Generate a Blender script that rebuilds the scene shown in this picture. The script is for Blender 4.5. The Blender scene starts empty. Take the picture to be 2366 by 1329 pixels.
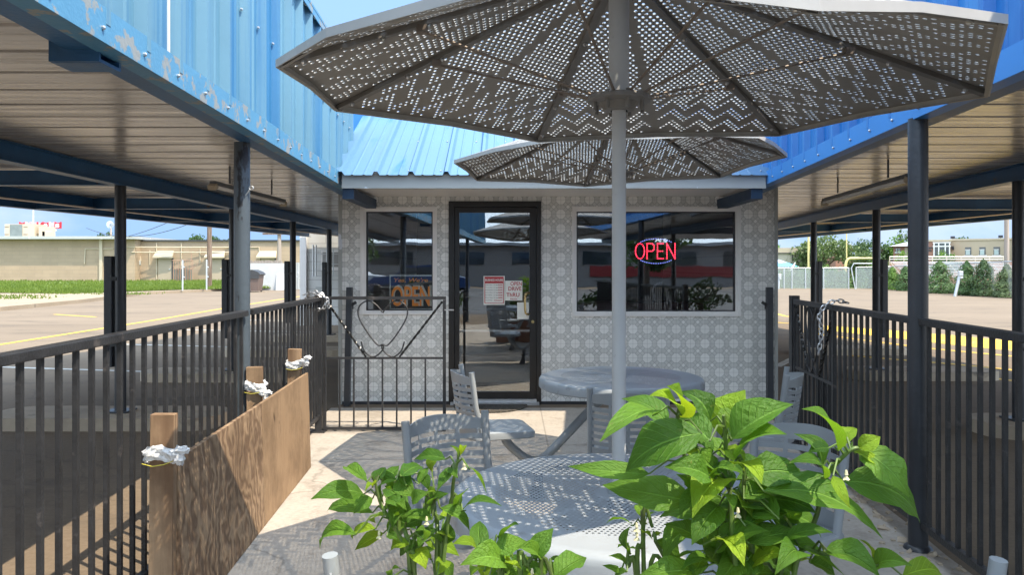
import bpy, bmesh, math, random
from mathutils import Vector, Matrix
from mathutils.geometry import delaunay_2d_cdt
R = math.radians
S = bpy.context.scene
C = S.collection
random.seed(7)
# ---------------------------------------------------------------- camera model (metres; X right, Y forward, Z up)
FPX, CXP, HZP, EYE = 1750.0, 1183.0, 618.0, 1.40
def W(px, py, d):                       # a point seen at (px, py) standing d metres away
    return Vector(((px-CXP)/FPX*d, d, EYE-(py-HZP)/FPX*d))
def G(px, py, z=0.0):                   # a point of the ground
    d = FPX*(EYE-z)/(py-HZP)
    return Vector(((px-CXP)/FPX*d, d, z))
cam = bpy.data.objects.new('camera', bpy.data.cameras.new('camera')); C.objects.link(cam)
cam.location = (0, 0, EYE); cam.rotation_euler = (R(90), 0, 0)
cam.data.sensor_width = 36; cam.data.lens = FPX/2366*36
cam.data.shift_y = -46.5/2366; cam.data.clip_start = 0.05; cam.data.clip_end = 2000
S.camera = cam
# ---------------------------------------------------------------- tagging
def tag(o, label=None, cat=None, group=None, kind=None):
    if label: o['label'] = label
    if cat: o['category'] = cat
    if group: o['group'] = group
    if kind: o['kind'] = kind
    return o
def thing(name, label, cat, loc=(0, 0, 0), rz=0.0, group=None):
    o = bpy.data.objects.new(name, None); C.objects.link(o)
    o.location = loc; o.rotation_euler = (0, 0, rz); o.empty_display_size = .1
    return tag(o, label, cat, group)
def copy_tree(o, parent=None):
    c = o.copy(); C.objects.link(c)
    if parent: c.parent = parent
    for ch in list(o.children): copy_tree(ch, c)
    return c
# ---------------------------------------------------------------- mesh builder
class MB:
    def __init__(s): s.v = []; s.f = []; s.uv = {}; s.mi = []; s.cur = 0
    def face(s, idx): s.f.append(tuple(idx)); s.mi.append(s.cur)
    def add(s, vs, fs):
        n = len(s.v); s.v += [tuple(p) for p in vs]
        for f in fs: s.face([i+n for i in f])
    def quad(s, a, b, c, d): s.add([a, b, c, d], [(0, 1, 2, 3)])
    def poly(s, pts): s.add(pts, [tuple(range(len(pts)))])
    def box(s, c, d, m=None, bev=0.0):
        x, y, z = d[0]/2, d[1]/2, d[2]/2
        if bev <= 0:
            vs = [Vector((i*x, j*y, k*z)) for k in (-1, 1) for j in (-1, 1) for i in (-1, 1)]
            fs = [(0, 2, 3, 1), (4, 5, 7, 6), (0, 1, 5, 4), (2, 6, 7, 3), (0, 4, 6, 2), (1, 3, 7, 5)]
        else:
            bm = bmesh.new(); bmesh.ops.create_cube(bm, size=1)
            for v in bm.verts: v.co = Vector((v.co.x*d[0], v.co.y*d[1], v.co.z*d[2]))
            bmesh.ops.bevel(bm, geom=bm.edges[:], offset=bev, segments=2, affect='EDGES', profile=.5)
            bm.verts.index_update()
            vs = [v.co.copy() for v in bm.verts]; fs = [tuple(v.index for v in f.verts) for f in bm.faces]; bm.free()
        c = Vector(c)
        s.add([(m @ v if m else v)+c for v in vs], fs)
    def box2(s, a, b, bev=0.0):         # from corner a to corner b
        a, b = Vector(a), Vector(b)
        s.box((a+b)/2, (abs(b.x-a.x), abs(b.y-a.y), abs(b.z-a.z)), None, bev)
    def bar(s, p0, p1, w, h, up=(0, 0, 1), bev=0.0):   # w across, h along up
        p0, p1 = Vector(p0), Vector(p1); ax = (p1-p0); L = ax.length; ax.normalize()
        u = Vector(up); sd = ax.cross(u)
        if sd.length < 1e-4: sd = ax.cross(Vector((0, 1, 0)))
        sd.normalize(); u = sd.cross(ax)
        m = Matrix((sd, ax, u)).transposed()
        s.box((p0+p1)/2, (w, L, h), m, bev)
    def tube(s, pts, r, n=10, cap=True, closed=False):
        pts = [Vector(p) for p in pts]; rs = r if isinstance(r, (list, tuple)) else [r]*len(pts)
        base = len(s.v); K = len(pts); ref = None
        for i, p in enumerate(pts):
            if closed: t = pts[(i+1) % K]-pts[i-1]
            else: t = pts[min(i+1, K-1)]-pts[max(i-1, 0)]
            t.normalize()
            if ref is None:
                ref = t.cross(Vector((0, 0, 1)))
                if ref.length < .1: ref = t.cross(Vector((1, 0, 0)))
            ref = (ref-t*ref.dot(t)).normalized(); b = t.cross(ref)
            for k in range(n):
                a = 2*math.pi*k/n
                s.v.append(tuple(p+(ref*math.cos(a)+b*math.sin(a))*rs[i]))
        for i in range(K if closed else K-1):
            j = (i+1) % K
            for k in range(n):
                s.face((base+i*n+k, base+i*n+(k+1) % n, base+j*n+(k+1) % n, base+j*n+k))
        if cap and not closed:
            s.face([base+k for k in range(n)][::-1]); s.face([base+(K-1)*n+k for k in range(n)])
    def lathe(s, prof, c, n=24):        # prof: list of (r, z)
        c = Vector(c); base = len(s.v)
        for r, z in prof:
            for k in range(n):
                a = 2*math.pi*k/n; s.v.append(tuple(c+Vector((r*math.cos(a), r*math.sin(a), z))))
        for i in range(len(prof)-1):
            for k in range(n):
                s.face((base+i*n+k, base+i*n+(k+1) % n, base+(i+1)*n+(k+1) % n, base+(i+1)*n+k))
    def ball(s, c, r, n=6):
        pr = [(max(1e-4, r*math.sin(math.pi*i/n)), -r*math.cos(math.pi*i/n)) for i in range(n+1)]
        s.lathe(pr, c, n+2)
    def prism(s, pts, vec):             # closed outline pushed along vec
        vec = Vector(vec); n = len(pts); a = [Vector(p) for p in pts]
        s.add(a+[p+vec for p in a], [tuple(range(n))[::-1], tuple(range(n, 2*n))]+[(i, (i+1) % n, n+(i+1) % n, n+i) for i in range(n)])
    def sweep(s, prof, p0, p1, f):      # open profile; f(q, end) -> point
        n = len(prof); b = len(s.v)
        for e in (p0, p1):
            for q in prof: s.v.append(tuple(f(q, e)))
        for i in range(n-1): s.face((b+i, b+i+1, b+n+i+1, b+n+i))
    def build(s, name, mat, parent=None, smooth=False, loc=None):
        me = bpy.data.meshes.new(name); me.from_pydata(s.v, [], s.f)
        mats = mat if isinstance(mat, (list, tuple)) else [mat]
        for m in mats: me.materials.append(m)
        if len(mats) > 1: me.polygons.foreach_set('material_index', s.mi)
        if s.uv:
            ul = me.uv_layers.new(name='UVMap')
            for l in me.loops: ul.data[l.index].uv = s.uv.get(l.vertex_index, (0, 0))
        bm = bmesh.new(); bm.from_mesh(me); bmesh.ops.recalc_face_normals(bm, faces=bm.faces[:]); bm.to_mesh(me); bm.free()
        if smooth:
            me.polygons.foreach_set('use_smooth', [True]*len(me.polygons))
            try: me.set_sharp_from_angle(angle=R(40))
            except Exception: pass
        me.update()
        o = bpy.data.objects.new(name, me); C.objects.link(o)
        if parent: o.parent = parent
        if loc: o.location = loc
        return o
def arcpts(pts, n=6):                   # Catmull-Rom through pts
    P = [Vector(p) for p in pts]; out = []
    for i in range(len(P)-1):
        a, b, c, d = P[max(i-1, 0)], P[i], P[i+1], P[min(i+2, len(P)-1)]
        for k in range(n):
            t = k/n
            out.append(.5*((2*b)+(c-a)*t+(2*a-5*b+4*c-d)*t*t+(3*b-a-3*c+d)*t**3))
    out.append(P[-1]); return out
# ---------------------------------------------------------------- materials
def nodes(name):
    m = bpy.data.materials.new(name); m.use_nodes = True; nt = m.node_tree
    return m, nt, nt.nodes['Principled BSDF']
def mk(name, col, rough=.6, metal=0.0, var=.0, vscale=3.0, col2=None, c2scale=2.0, c2lo=.5, c2hi=.62, bump=0.0, bscale=40, stretch=(1, 1, 1), spec=.5, coord='pos', detail=6, c2stretch=None):
    """Paint / stone / metal: base colour, broad noise variation, optional second colour in patches (wear, stains, rust), bump."""
    m, nt, bs = nodes(name); N = nt.nodes; L = nt.links
    bs.inputs['Roughness'].default_value = rough; bs.inputs['Metallic'].default_value = metal
    bs.inputs['Specular IOR Level'].default_value = spec
    if coord == 'pos': src = N.new('ShaderNodeNewGeometry').outputs['Position']
    else: src = N.new('ShaderNodeTexCoord').outputs['Object']
    mp = N.new('ShaderNodeMapping'); mp.inputs['Scale'].default_value = stretch; L.new(src, mp.inputs[0]); vec = mp.outputs[0]
    c = N.new('ShaderNodeRGB'); c.outputs[0].default_value = (*col, 1); out = c.outputs[0]
    if col2:
        vec2 = vec
        if c2stretch:
            m2 = N.new('ShaderNodeMapping'); m2.inputs['Scale'].default_value = c2stretch; L.new(src, m2.inputs[0]); vec2 = m2.outputs[0]
        n2 = N.new('ShaderNodeTexNoise'); n2.inputs['Scale'].default_value = c2scale; n2.inputs['Detail'].default_value = detail; n2.inputs['Roughness'].default_value = .65
        L.new(vec2, n2.inputs['Vector'])
        rp = N.new('ShaderNodeMapRange'); rp.inputs[1].default_value = c2lo; rp.inputs[2].default_value = c2hi; L.new(n2.outputs[0], rp.inputs[0])
        mx = N.new('ShaderNodeMix'); mx.data_type = 'RGBA'; L.new(rp.outputs[0], mx.inputs[0]); L.new(out, mx.inputs[6]); mx.inputs[7].default_value = (*col2, 1); out = mx.outputs[2]
    if var:
        n1 = N.new('ShaderNodeTexNoise'); n1.inputs['Scale'].default_value = vscale; n1.inputs['Detail'].default_value = 8; n1.inputs['Roughness'].default_value = .6; L.new(vec, n1.inputs['Vector'])
        r1 = N.new('ShaderNodeMapRange'); r1.inputs[1].default_value = .25; r1.inputs[2].default_value = .75; r1.inputs[3].default_value = 1-var; r1.inputs[4].default_value = 1+var; L.new(n1.outputs[0], r1.inputs[0])
        hs = N.new('ShaderNodeHueSaturation'); L.new(r1.outputs[0], hs.inputs['Value']); L.new(out, hs.inputs['Color']); out = hs.outputs[0]
        r2 = N.new('ShaderNodeMapRange'); r2.inputs[3].default_value = max(.05, rough-.12); r2.inputs[4].default_value = min(1, rough+.12); L.new(n1.outputs[0], r2.inputs[0]); L.new(r2.outputs[0], bs.inputs['Roughness'])
    L.new(out, bs.inputs['Base Color'])
    if bump:
        nb = N.new('ShaderNodeTexNoise'); nb.inputs['Scale'].default_value = bscale; nb.inputs['Detail'].default_value = 5; L.new(vec, nb.inputs['Vector'])
        b = N.new('ShaderNodeBump'); b.inputs['Strength'].default_value = bump; b.inputs['Distance'].default_value = .02; L.new(nb.outputs[0], b.inputs['Height']); L.new(b.outputs[0], bs.inputs['Normal'])
    return m
def mth(nt, op, a, b=None, c=None):
    n = nt.nodes.new('ShaderNodeMath'); n.operation = op
    for i, q in enumerate((a, b, c)):
        if q is None: continue
        if isinstance(q, (int, float)): n.inputs[i].default_value = q
        else: nt.links.new(q, n.inputs[i])
    return n.outputs[0]
def mixc(nt, fac, a, b):
    n = nt.nodes.new('ShaderNodeMix'); n.data_type = 'RGBA'
    for i, q in ((0, fac), (6, a), (7, b)):
        if isinstance(q, tuple): n.inputs[i].default_value = (*q, 1)
        elif isinstance(q, (int, float)): n.inputs[i].default_value = q
        else: nt.links.new(q, n.inputs[i])
    return n.outputs[2]
def noise(nt, vec, scale, detail=5, rough=.6, dist=0):
    n = nt.nodes.new('ShaderNodeTexNoise'); n.inputs['Scale'].default_value = scale; n.inputs['Detail'].default_value = detail
    n.inputs['Roughness'].default_value = rough; n.inputs['Distortion'].default_value = dist
    if vec is not None: nt.links.new(vec, n.inputs['Vector'])
    return n.outputs[0]
def maprange(nt, v, a, b, c=0.0, d=1.0):
    n = nt.nodes.new('ShaderNodeMapRange')
    for i, q in enumerate((a, b, c, d)): n.inputs[i+1].default_value = q
    nt.links.new(v, n.inputs[0]); return n.outputs[0]

M = {}
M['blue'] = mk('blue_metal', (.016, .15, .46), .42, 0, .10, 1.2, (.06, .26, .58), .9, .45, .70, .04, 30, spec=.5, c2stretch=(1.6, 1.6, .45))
M['bluepale'] = mk('pale_blue_metal', (.115, .255, .36), .5, 0, .10, 1.2, (.035, .165, .34), 1.0, .49, .62, .04, 30, spec=.4, c2stretch=(.2, 7, .10))  # left fascia only: paler blue broken by deeper blue vertical bands
M['roofblue'] = mk('faded_blue_roof', (.085, .185, .31), .5, 0, .08, 1.2, (.02, .13, .33), 1.3, .55, .66, .04, 30, spec=.4, c2stretch=(2.5, .5, .5))
M['bluetrim'] = mk('blue_trim_peeling', (.075, .24, .40), .5, 0, .10, 3, (.24, .26, .26), 8, .545, .57, .1, 60)
M['bluetrim2'] = mk('blue_trim', (.03, .20, .54), .45, 0, .10, 3)
M['navy'] = mk('navy_paint', (.030, .115, .25), .45, 0, .25, 4, (.12, .10, .09), 7, .66, .72, .1, 60)
M['flange'] = mk('pale_lit_flange', (.55, .47, .40), .6, 0, .2, 5)  # lit look of the beam's underside put into a pale colour
M['soffit'] = mk('soffit_metal', (.57, .53, .49), .22, 0, .22, 2.2, (.22, .18, .15), 2.2, .56, .72, .05, 20, stretch=(.35, 5, 1), spec=.5)
M['black'] = mk('black_iron', (.028, .028, .030), .42, 0, .4, 9, (.09, .08, .075), 14, .60, .70, .15, 90)
M['post'] = mk('slate_post_paint', (.075, .095, .115), .38, 0, .2, 3, (.02, .02, .022), 5, .55, .58, .1, 50, c2stretch=(1, 1, .35))
M['postdark'] = mk('dark_post_paint', (.032, .036, .044), .36, 0, .3, 5, (.10, .09, .085), 10, .66, .72, .1, 50)
M['umb'] = mk('umbrella_steel', (.27, .25, .225), .45, 0, .16, 3, (.20, .16, .125), 2.6, .55, .75, .03, 50)
M['umbtrim'] = mk('umbrella_trim', (.45, .45, .44), .45, 0, .12, 6)
M['rib'] = mk('umbrella_rib', (.17, .16, .15), .5, 0, .2, 8, (.14, .10, .07), 12, .66, .74)
M['rust'] = mk('rusty_rod', (.20, .165, .14), .6, .3, .3, 20)
M['table'] = mk('table_enamel', (.35, .38, .41), .38, 0, .08, 4, (.24, .24, .235), 9, .60, .72, .03, 80, spec=.5)
M['chair'] = mk('chair_enamel', (.32, .345, .365), .38, 0, .08, 6, (.30, .30, .31), 9, .63, .70)
M['steel'] = mk('bare_steel', (.55, .55, .56), .32, .9, .1, 20)
M['alu'] = mk('aluminium_sill', (.62, .62, .63), .4, .7, .1, 20)
M['bronze'] = mk('dark_bronze', (.022, .020, .019), .4, .2, .2, 10)
M['brass'] = mk('brass', (.55, .40, .18), .3, .9, .1, 20)
M['white'] = mk('white_paint', (.74, .72, .70), .5, 0, .05, 6)
M['gutter'] = mk('grey_gutter_paint', (.38, .39, .375), .5, 0, .06, 3, (.62, .66, .72), 5, .64, .655)
M['paper'] = mk('paper', (.78, .78, .73), .7, 0, .03, 20)
M['red'] = mk('red_print', (.45, .02, .03), .5, 0, .05, 20)
M['pink'] = mk('faded_pink', (.70, .33, .33), .5, 0, .08, 10)
M['ink'] = mk('dark_ink', (.03, .03, .035), .5)
M['orange'] = mk('orange_print', (1.0, .36, .05), .5, 0, .08, 20)
M['signblack'] = mk('sign_black', (.012, .012, .013), .35)
M['signwhite'] = mk('sign_white', (.70, .70, .62), .5, 0, .05, 20)
M['concrete'] = None
M['rubber'] = mk('rubber_mat', (.05, .046, .04), .9, 0, .4, 30, (.13, .11, .09), 60, .5, .6, .6, 120)
M['bag'] = mk('white_plastic_bag', (.74, .75, .76), .28, 0, .1, 20, (.30, .32, .36), 26, .62, .68, .3, 60)
M['twine'] = mk('yellow_twine', (.62, .55, .08), .8)
M['galv'] = mk('galvanised_pipe', (.50, .52, .53), .45, .5, .1, 5)
M['galvdark'] = mk('dull_galvanised', (.16, .165, .17), .45, .4, .15, 5)
M['navyend'] = mk('dark_navy_paint', (.010, .034, .075), .5, 0, .2, 5)
M['bark'] = mk('bark', (.11, .075, .05), .9, 0, .3, 6, None, bump=.5, bscale=15, stretch=(1, 1, .3))
M['polewood'] = mk('pole_wood', (.13, .085, .06), .85, 0, .3, 3, (.24, .19, .15), 5, .5, .65, .3, 20, stretch=(3, 3, .2))
M['polegrey'] = mk('weathered_pole_wood', (.30, .25, .21), .85, 0, .3, 3, bump=.3, bscale=20, stretch=(3, 3, .2))
M['tan'] = None
M['goal'] = mk('goal_yellow', (.62, .50, .22), .5, 0, .08, 2)
M['glassdark'] = mk('dark_window', (.03, .04, .05), .06, 0, spec=.8)
M['shade'] = mk('window_shade', (.42, .50, .50), .5)
M['stem'] = mk('green_stem', (.10, .17, .03), .5, 0, .3, 20, (.05, .06, .02), 12, .5, .7)
M['flower'] = mk('pale_flower', (.72, .66, .42), .6, 0, .1, 30)
M['clay'] = mk('terracotta', (.35, .14, .07), .8, 0, .15, 8)
M['soil'] = mk('soil', (.04, .028, .02), .95, 0, .4, 40, bump=.8, bscale=60)
M['kerb'] = mk('kerb_concrete', (.44, .36, .27), .85, 0, .2, 3, (.20, .17, .14), 4, .58, .7, .4, 30)
M['brick'] = mk('red_brick', (.30, .15, .11), .85, 0, .2, 8)
M['roofgrey'] = mk('grey_shingle', (.33, .35, .37), .7, 0, .15, 4)
M['tent'] = mk('blue_tent_fabric', (.10, .38, .66), .7, 0, .1, 2, (.68, .72, .74), 1.2, .52, .54, c2stretch=(.05, .05, 3))
M['binbrown'] = mk('brown_plastic', (.13, .09, .075), .5, 0, .1, 3)
M['binlid'] = mk('charcoal_plastic', (.035, .035, .037), .45, 0, .1, 3)
M['beige'] = mk('beige_metal', (.46, .385, .28), .5, 0, .08, 2)
M['acgrille'] = mk('ac_grille', (.16, .19, .18), .6, 0, .2, 3, (.5, .52, .5), 4, .66, .68)
M['whiteblock'] = mk('white_block_wall', (.44, .44, .435), .8, 0, .08, 1.5, bump=.4, bscale=8)
M['asphaltyellow'] = mk('yellow_road_paint', (.66, .42, .035), .75, 0, .12, 2, (.40, .31, .20), 3, .58, .70, .1, 40)
M['asphaltwhite'] = mk('white_road_paint', (.52, .52, .49), .75, 0, .15, 3, (.30, .27, .23), 5, .52, .66, .1, 40)

def concrete(name, c1, c2, stain, joints=None, wscale=.35, streak=(1, 1, 1), bumpy=.25):
    m, nt, bs = nodes(name); N = nt.nodes; L = nt.links
    pos = N.new('ShaderNodeNewGeometry').outputs['Position']
    mp = N.new('ShaderNodeMapping'); mp.inputs['Scale'].default_value = streak; L.new(pos, mp.inputs[0]); v = mp.outputs[0]
    a = maprange(nt, noise(nt, v, wscale, 8, .65), .35, .68); col = mixc(nt, a, c1, c2)
    s = maprange(nt, noise(nt, v, wscale*3.1, 9, .7, .6), 0.53, .70, 0, .9); col = mixc(nt, s, col, stain)
    fine = maprange(nt, noise(nt, pos, 35, 6, .7), .3, .7, .86, 1.12)
    hs = N.new('ShaderNodeHueSaturation'); L.new(fine, hs.inputs['Value']); L.new(col, hs.inputs['Color']); col = hs.outputs[0]
    vor = N.new('ShaderNodeTexVoronoi'); vor.feature = 'DISTANCE_TO_EDGE'; vor.inputs['Scale'].default_value = .28
    wv = N.new('ShaderNodeVectorMath'); wv.operation = 'ADD'; nn = N.new('ShaderNodeTexNoise'); nn.inputs['Scale'].default_value = 1.5; nn.inputs['Detail'].default_value = 6
    L.new(pos, nn.inputs['Vector']); L.new(pos, wv.inputs[0]); L.new(nn.outputs['Color'], wv.inputs[1]); L.new(wv.outputs[0], vor.inputs['Vector'])
    crack = maprange(nt, vor.outputs['Distance'], .0, .005, .38, 0); col = mixc(nt, crack, col, (.07, .06, .05))
    if joints:
        sp = N.new('ShaderNodeSeparateXYZ'); L.new(pos, sp.inputs[0])
        for ax, per in ((0, joints[0]), (1, joints[1])):
            t = mth(nt, 'ABSOLUTE', mth(nt, 'SUBTRACT', mth(nt, 'FRACT', mth(nt, 'DIVIDE', mth(nt, 'ADD', sp.outputs[ax], 100.37), per)), .5))
            col = mixc(nt, maprange(nt, t, 0, .010/per, .5, 0), col, (.09, .08, .07))
    L.new(col, bs.inputs['Base Color']); bs.inputs['Roughness'].default_value = .88; bs.inputs['Specular IOR Level'].default_value = .3
    b = N.new('ShaderNodeBump'); b.inputs['Strength'].default_value = bumpy; b.inputs['Distance'].default_value = .02; L.new(noise(nt, pos, 25, 8, .7), b.inputs['Height']); L.new(b.outputs[0], bs.inputs['Normal'])
    return m
M['lot'] = concrete('parking_concrete', (.168, .128, .090), (.205, .158, .112), (.10, .08, .062), (6.1, 6.1), .25, (.5, 1.6, 1))
M['patio'] = concrete('patio_concrete', (.37, .33, .285), (.44, .395, .345), (.235, .20, .165), (3.3, 2.9), .9)
M['walk'] = concrete('sidewalk_concrete', (.27, .21, .15), (.32, .26, .19), (.22, .19, .13), (2.5, 2.5), .6)

def tile_mat():                         # octagon and diamond marble tile, 147 mm repeat
    m, nt, bs = nodes('octagon_marble_tile'); N = nt.nodes; L = nt.links
    pos = N.new('ShaderNodeNewGeometry').outputs['Position']; sp = N.new('ShaderNodeSeparateXYZ'); L.new(pos, sp.inputs[0])
    per = .1471
    def cell(v, off): return mth(nt, 'ABSOLUTE', mth(nt, 'SUBTRACT', mth(nt, 'FRACT', mth(nt, 'DIVIDE', mth(nt, 'ADD', v, off), per)), .5))
    u = cell(sp.outputs[0], 20.022); v = cell(sp.outputs[2], 20.047)
    iu = mth(nt, 'FLOOR', mth(nt, 'DIVIDE', mth(nt, 'ADD', sp.outputs[0], 20.022), per)); iv = mth(nt, 'FLOOR', mth(nt, 'DIVIDE', mth(nt, 'ADD', sp.outputs[2], 20.047), per))
    sm = mth(nt, 'ADD', u, v)
    octd = mth(nt, 'MAXIMUM', mth(nt, 'SUBTRACT', mth(nt, 'MAXIMUM', u, v), .335), mth(nt, 'MULTIPLY', mth(nt, 'SUBTRACT', sm, .47), .707))
    ds = mth(nt, 'SUBTRACT', 1.0, sm)   # |u'|+|v'|
    dia = mth(nt, 'MULTIPLY', mth(nt, 'SUBTRACT', ds, .165), .707)
    light = mth(nt, 'LESS_THAN', mth(nt, 'MINIMUM', octd, dia), 0)
    cmb = N.new('ShaderNodeCombineXYZ'); L.new(iu, cmb.inputs[0]); L.new(iv, cmb.inputs[1])
    wn = N.new('ShaderNodeTexWhiteNoise'); wn.noise_dimensions = '2D'; L.new(cmb.outputs[0], wn.inputs['Vector'])
    cloud = noise(nt, pos, 16, 6, .6, .8); vein = maprange(nt, noise(nt, pos, 9, 8, .7, 1.6), .60, .70, 0, .6)
    band = mixc(nt, maprange(nt, cloud, .3, .7), (.555, .55, .525), (.675, .67, .64)); band = mixc(nt, vein, band, (.33, .33, .33))
    lgt = mixc(nt, maprange(nt, wn.outputs['Value'], 0, 1), (.765, .755, .725), (.815, .805, .775))
    col = mixc(nt, light, band, lgt)
    e = mth(nt, 'MINIMUM', mth(nt, 'ABSOLUTE', octd), mth(nt, 'ABSOLUTE', dia))
    # joints of the woven strips: lines on from the diamond's sides
    du = mth(nt, 'SUBTRACT', .5, u); dv = mth(nt, 'SUBTRACT', .5, v)
    e2 = mth(nt, 'MULTIPLY', mth(nt, 'ABSOLUTE', mth(nt, 'SUBTRACT', mth(nt, 'ABSOLUTE', mth(nt, 'SUBTRACT', du, dv)), .165)), .707)
    e2 = mth(nt, 'ADD', e2, mth(nt, 'MULTIPLY', light, 1.0))
    e = mth(nt, 'MINIMUM', e, e2)
    col = mixc(nt, maprange(nt, e, .006, .022, .62, 0), col, (.20, .20, .20))
    g = mth(nt, 'MINIMUM', u, v); col = mixc(nt, maprange(nt, g, .004, .016, .55, 0), col, (.20, .20, .20))
    big = maprange(nt, noise(nt, pos, 1.1, 4), .3, .7, .90, 1.06)
    hs = N.new('ShaderNodeHueSaturation'); L.new(big, hs.inputs['Value']); L.new(col, hs.inputs['Color'])
    L.new(hs.outputs[0], bs.inputs['Base Color']); bs.inputs['Roughness'].default_value = .42
    return m
M['tile'] = tile_mat()

def block_mat(name, col, bw, bh, mortar, bump=.5, axis='XZ', var=.06):
    m, nt, bs = nodes(name); N = nt.nodes; L = nt.links
    pos = N.new('ShaderNodeNewGeometry').outputs['Position']; sp = N.new('ShaderNodeSeparateXYZ'); L.new(pos, sp.inputs[0]); cb = N.new('ShaderNodeCombineXYZ')
    L.new(sp.outputs['XYZ'.index(axis[0])], cb.inputs[0]); L.new(sp.outputs['XYZ'.index(axis[1])], cb.inputs[1])
    b = N.new('ShaderNodeTexBrick'); L.new(cb.outputs[0], b.inputs['Vector']); b.inputs['Scale'].default_value = 1
    b.inputs['Brick Width'].default_value = bw; b.inputs['Row Height'].default_value = bh; b.inputs['Mortar Size'].default_value = .012
    b.inputs['Color1'].default_value = (*col, 1); b.inputs['Color2'].default_value = (*[c*(1-var*1.5) for c in col], 1); b.inputs['Mortar'].default_value = (*mortar, 1)
    f = maprange(nt, noise(nt, pos, .6, 8, .7), .3, .7, .88, 1.08); hs = N.new('ShaderNodeHueSaturation'); L.new(f, hs.inputs['Value']); L.new(b.outputs[0], hs.inputs['Color'])
    L.new(hs.outputs[0], bs.inputs['Base Color']); bs.inputs['Roughness'].default_value = .85
    return m
M['tan'] = block_mat('tan_painted_block', (.365, .272, .185), 1.2, .30, (.28, .22, .16))
M['whitebrick'] = block_mat('white_painted_brick', (.60, .60, .58), .9, .22, (.44, .43, .42))
M['tanwall'] = mk('tan_stucco', (.44, .36, .26), .85, 0, .06, .5)
M['tanstone'] = block_mat('pale_stone', (.44, .39, .32), .8, .35, (.34, .30, .25))

def soffit_mat():
    m, nt, bs = nodes('ribbed_ceiling_metal'); N = nt.nodes; L = nt.links
    pos = N.new('ShaderNodeNewGeometry').outputs['Position']; sp = N.new('ShaderNodeSeparateXYZ'); L.new(pos, sp.inputs[0])
    wn = N.new('ShaderNodeTexWhiteNoise'); wn.noise_dimensions = '1D'; L.new(mth(nt, 'FLOOR', mth(nt, 'DIVIDE', mth(nt, 'ADD', sp.outputs[1], 8.0), .335)), wn.inputs['W'])
    mp = N.new('ShaderNodeMapping'); mp.inputs['Scale'].default_value = (.45, 6, 1); L.new(pos, mp.inputs[0])
    col = mixc(nt, maprange(nt, noise(nt, mp.outputs[0], 1.6, 8, .65, .5), .35, .70), (.70, .655, .61), (.49, .46, .435))
    col = mixc(nt, maprange(nt, noise(nt, mp.outputs[0], 3.4, 9, .7, 1.2), .56, .72, 0, .75), col, (.22, .20, .185))
    col = mixc(nt, maprange(nt, noise(nt, pos, .8, 4, .6), .52, .72, 0, .5), col, (.26, .24, .235))
    hs = N.new('ShaderNodeHueSaturation'); L.new(maprange(nt, wn.outputs['Value'], 0, 1, .80, 1.12), hs.inputs['Value']); L.new(col, hs.inputs['Color']); L.new(hs.outputs[0], bs.inputs['Base Color'])
    L.new(maprange(nt, noise(nt, mp.outputs[0], 2.2, 6), .3, .7, .14, .34), bs.inputs['Roughness']); bs.inputs['Specular IOR Level'].default_value = .55
    b = N.new('ShaderNodeBump'); b.inputs['Strength'].default_value = .12; b.inputs['Distance'].default_value = .03; L.new(noise(nt, mp.outputs[0], .8, 3), b.inputs['Height']); L.new(b.outputs[0], bs.inputs['Normal'])
    return m
M['soffit'] = soffit_mat()
def wood_mat(name, c1, c2, swirl):
    m, nt, bs = nodes(name); N = nt.nodes; L = nt.links
    pos = N.new('ShaderNodeNewGeometry').outputs['Position']
    mp = N.new('ShaderNodeMapping'); L.new(pos, mp.inputs[0])
    mp.inputs['Scale'].default_value = (1, .9, .62) if swirl else (1, 4.2, .28)
    w = N.new('ShaderNodeTexWave'); w.wave_type = 'BANDS'; w.bands_direction = 'Y'; w.inputs['Scale'].default_value = 3.4 if swirl else 5
    w.inputs['Distortion'].default_value = 34 if swirl else 7; w.inputs['Detail'].default_value = 4; w.inputs['Detail Scale'].default_value = .8 if swirl else .9; w.inputs['Detail Roughness'].default_value = .6
    L.new(mp.outputs[0], w.inputs['Vector'])
    m2 = N.new('ShaderNodeMapping'); m2.inputs['Scale'].default_value = (30, 30, 1.5); L.new(pos, m2.inputs[0])
    fib = maprange(nt, noise(nt, m2.outputs[0], 4, 6, .7), .3, .7)
    col = mixc(nt, w.outputs['Fac'], c1, c2); col = mixc(nt, mth(nt, 'MULTIPLY', fib, .35), col, tuple(c*.55 for c in c1))
    st = maprange(nt, noise(nt, pos, 2.6, 6, .65), .46, .70, 0, .7); col = mixc(nt, st, col, tuple(c*.42 for c in c1))
    kn = maprange(nt, noise(nt, pos, 5.0, 2, .5), .70, .74, 0, .8); col = mixc(nt, kn, col, (.06, .035, .02))
    L.new(col, bs.inputs['Base Color']); bs.inputs['Roughness'].default_value = .75; bs.inputs['Specular IOR Level'].default_value = .25
    b = N.new('ShaderNodeBump'); b.inputs['Strength'].default_value = .25; b.inputs['Distance'].default_value = .01; L.new(w.outputs['Fac'], b.inputs['Height']); L.new(b.outputs[0], bs.inputs['Normal'])
    return m
M['plyA'] = wood_mat('plywood_swirl', (.19, .12, .075), (.40, .275, .17), True)
M['plyB'] = wood_mat('plywood_straight', (.28, .175, .10), (.43, .30, .185), False)
M['stud'] = wood_mat('stud_wood', (.22, .135, .08), (.44, .30, .185), False)

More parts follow.
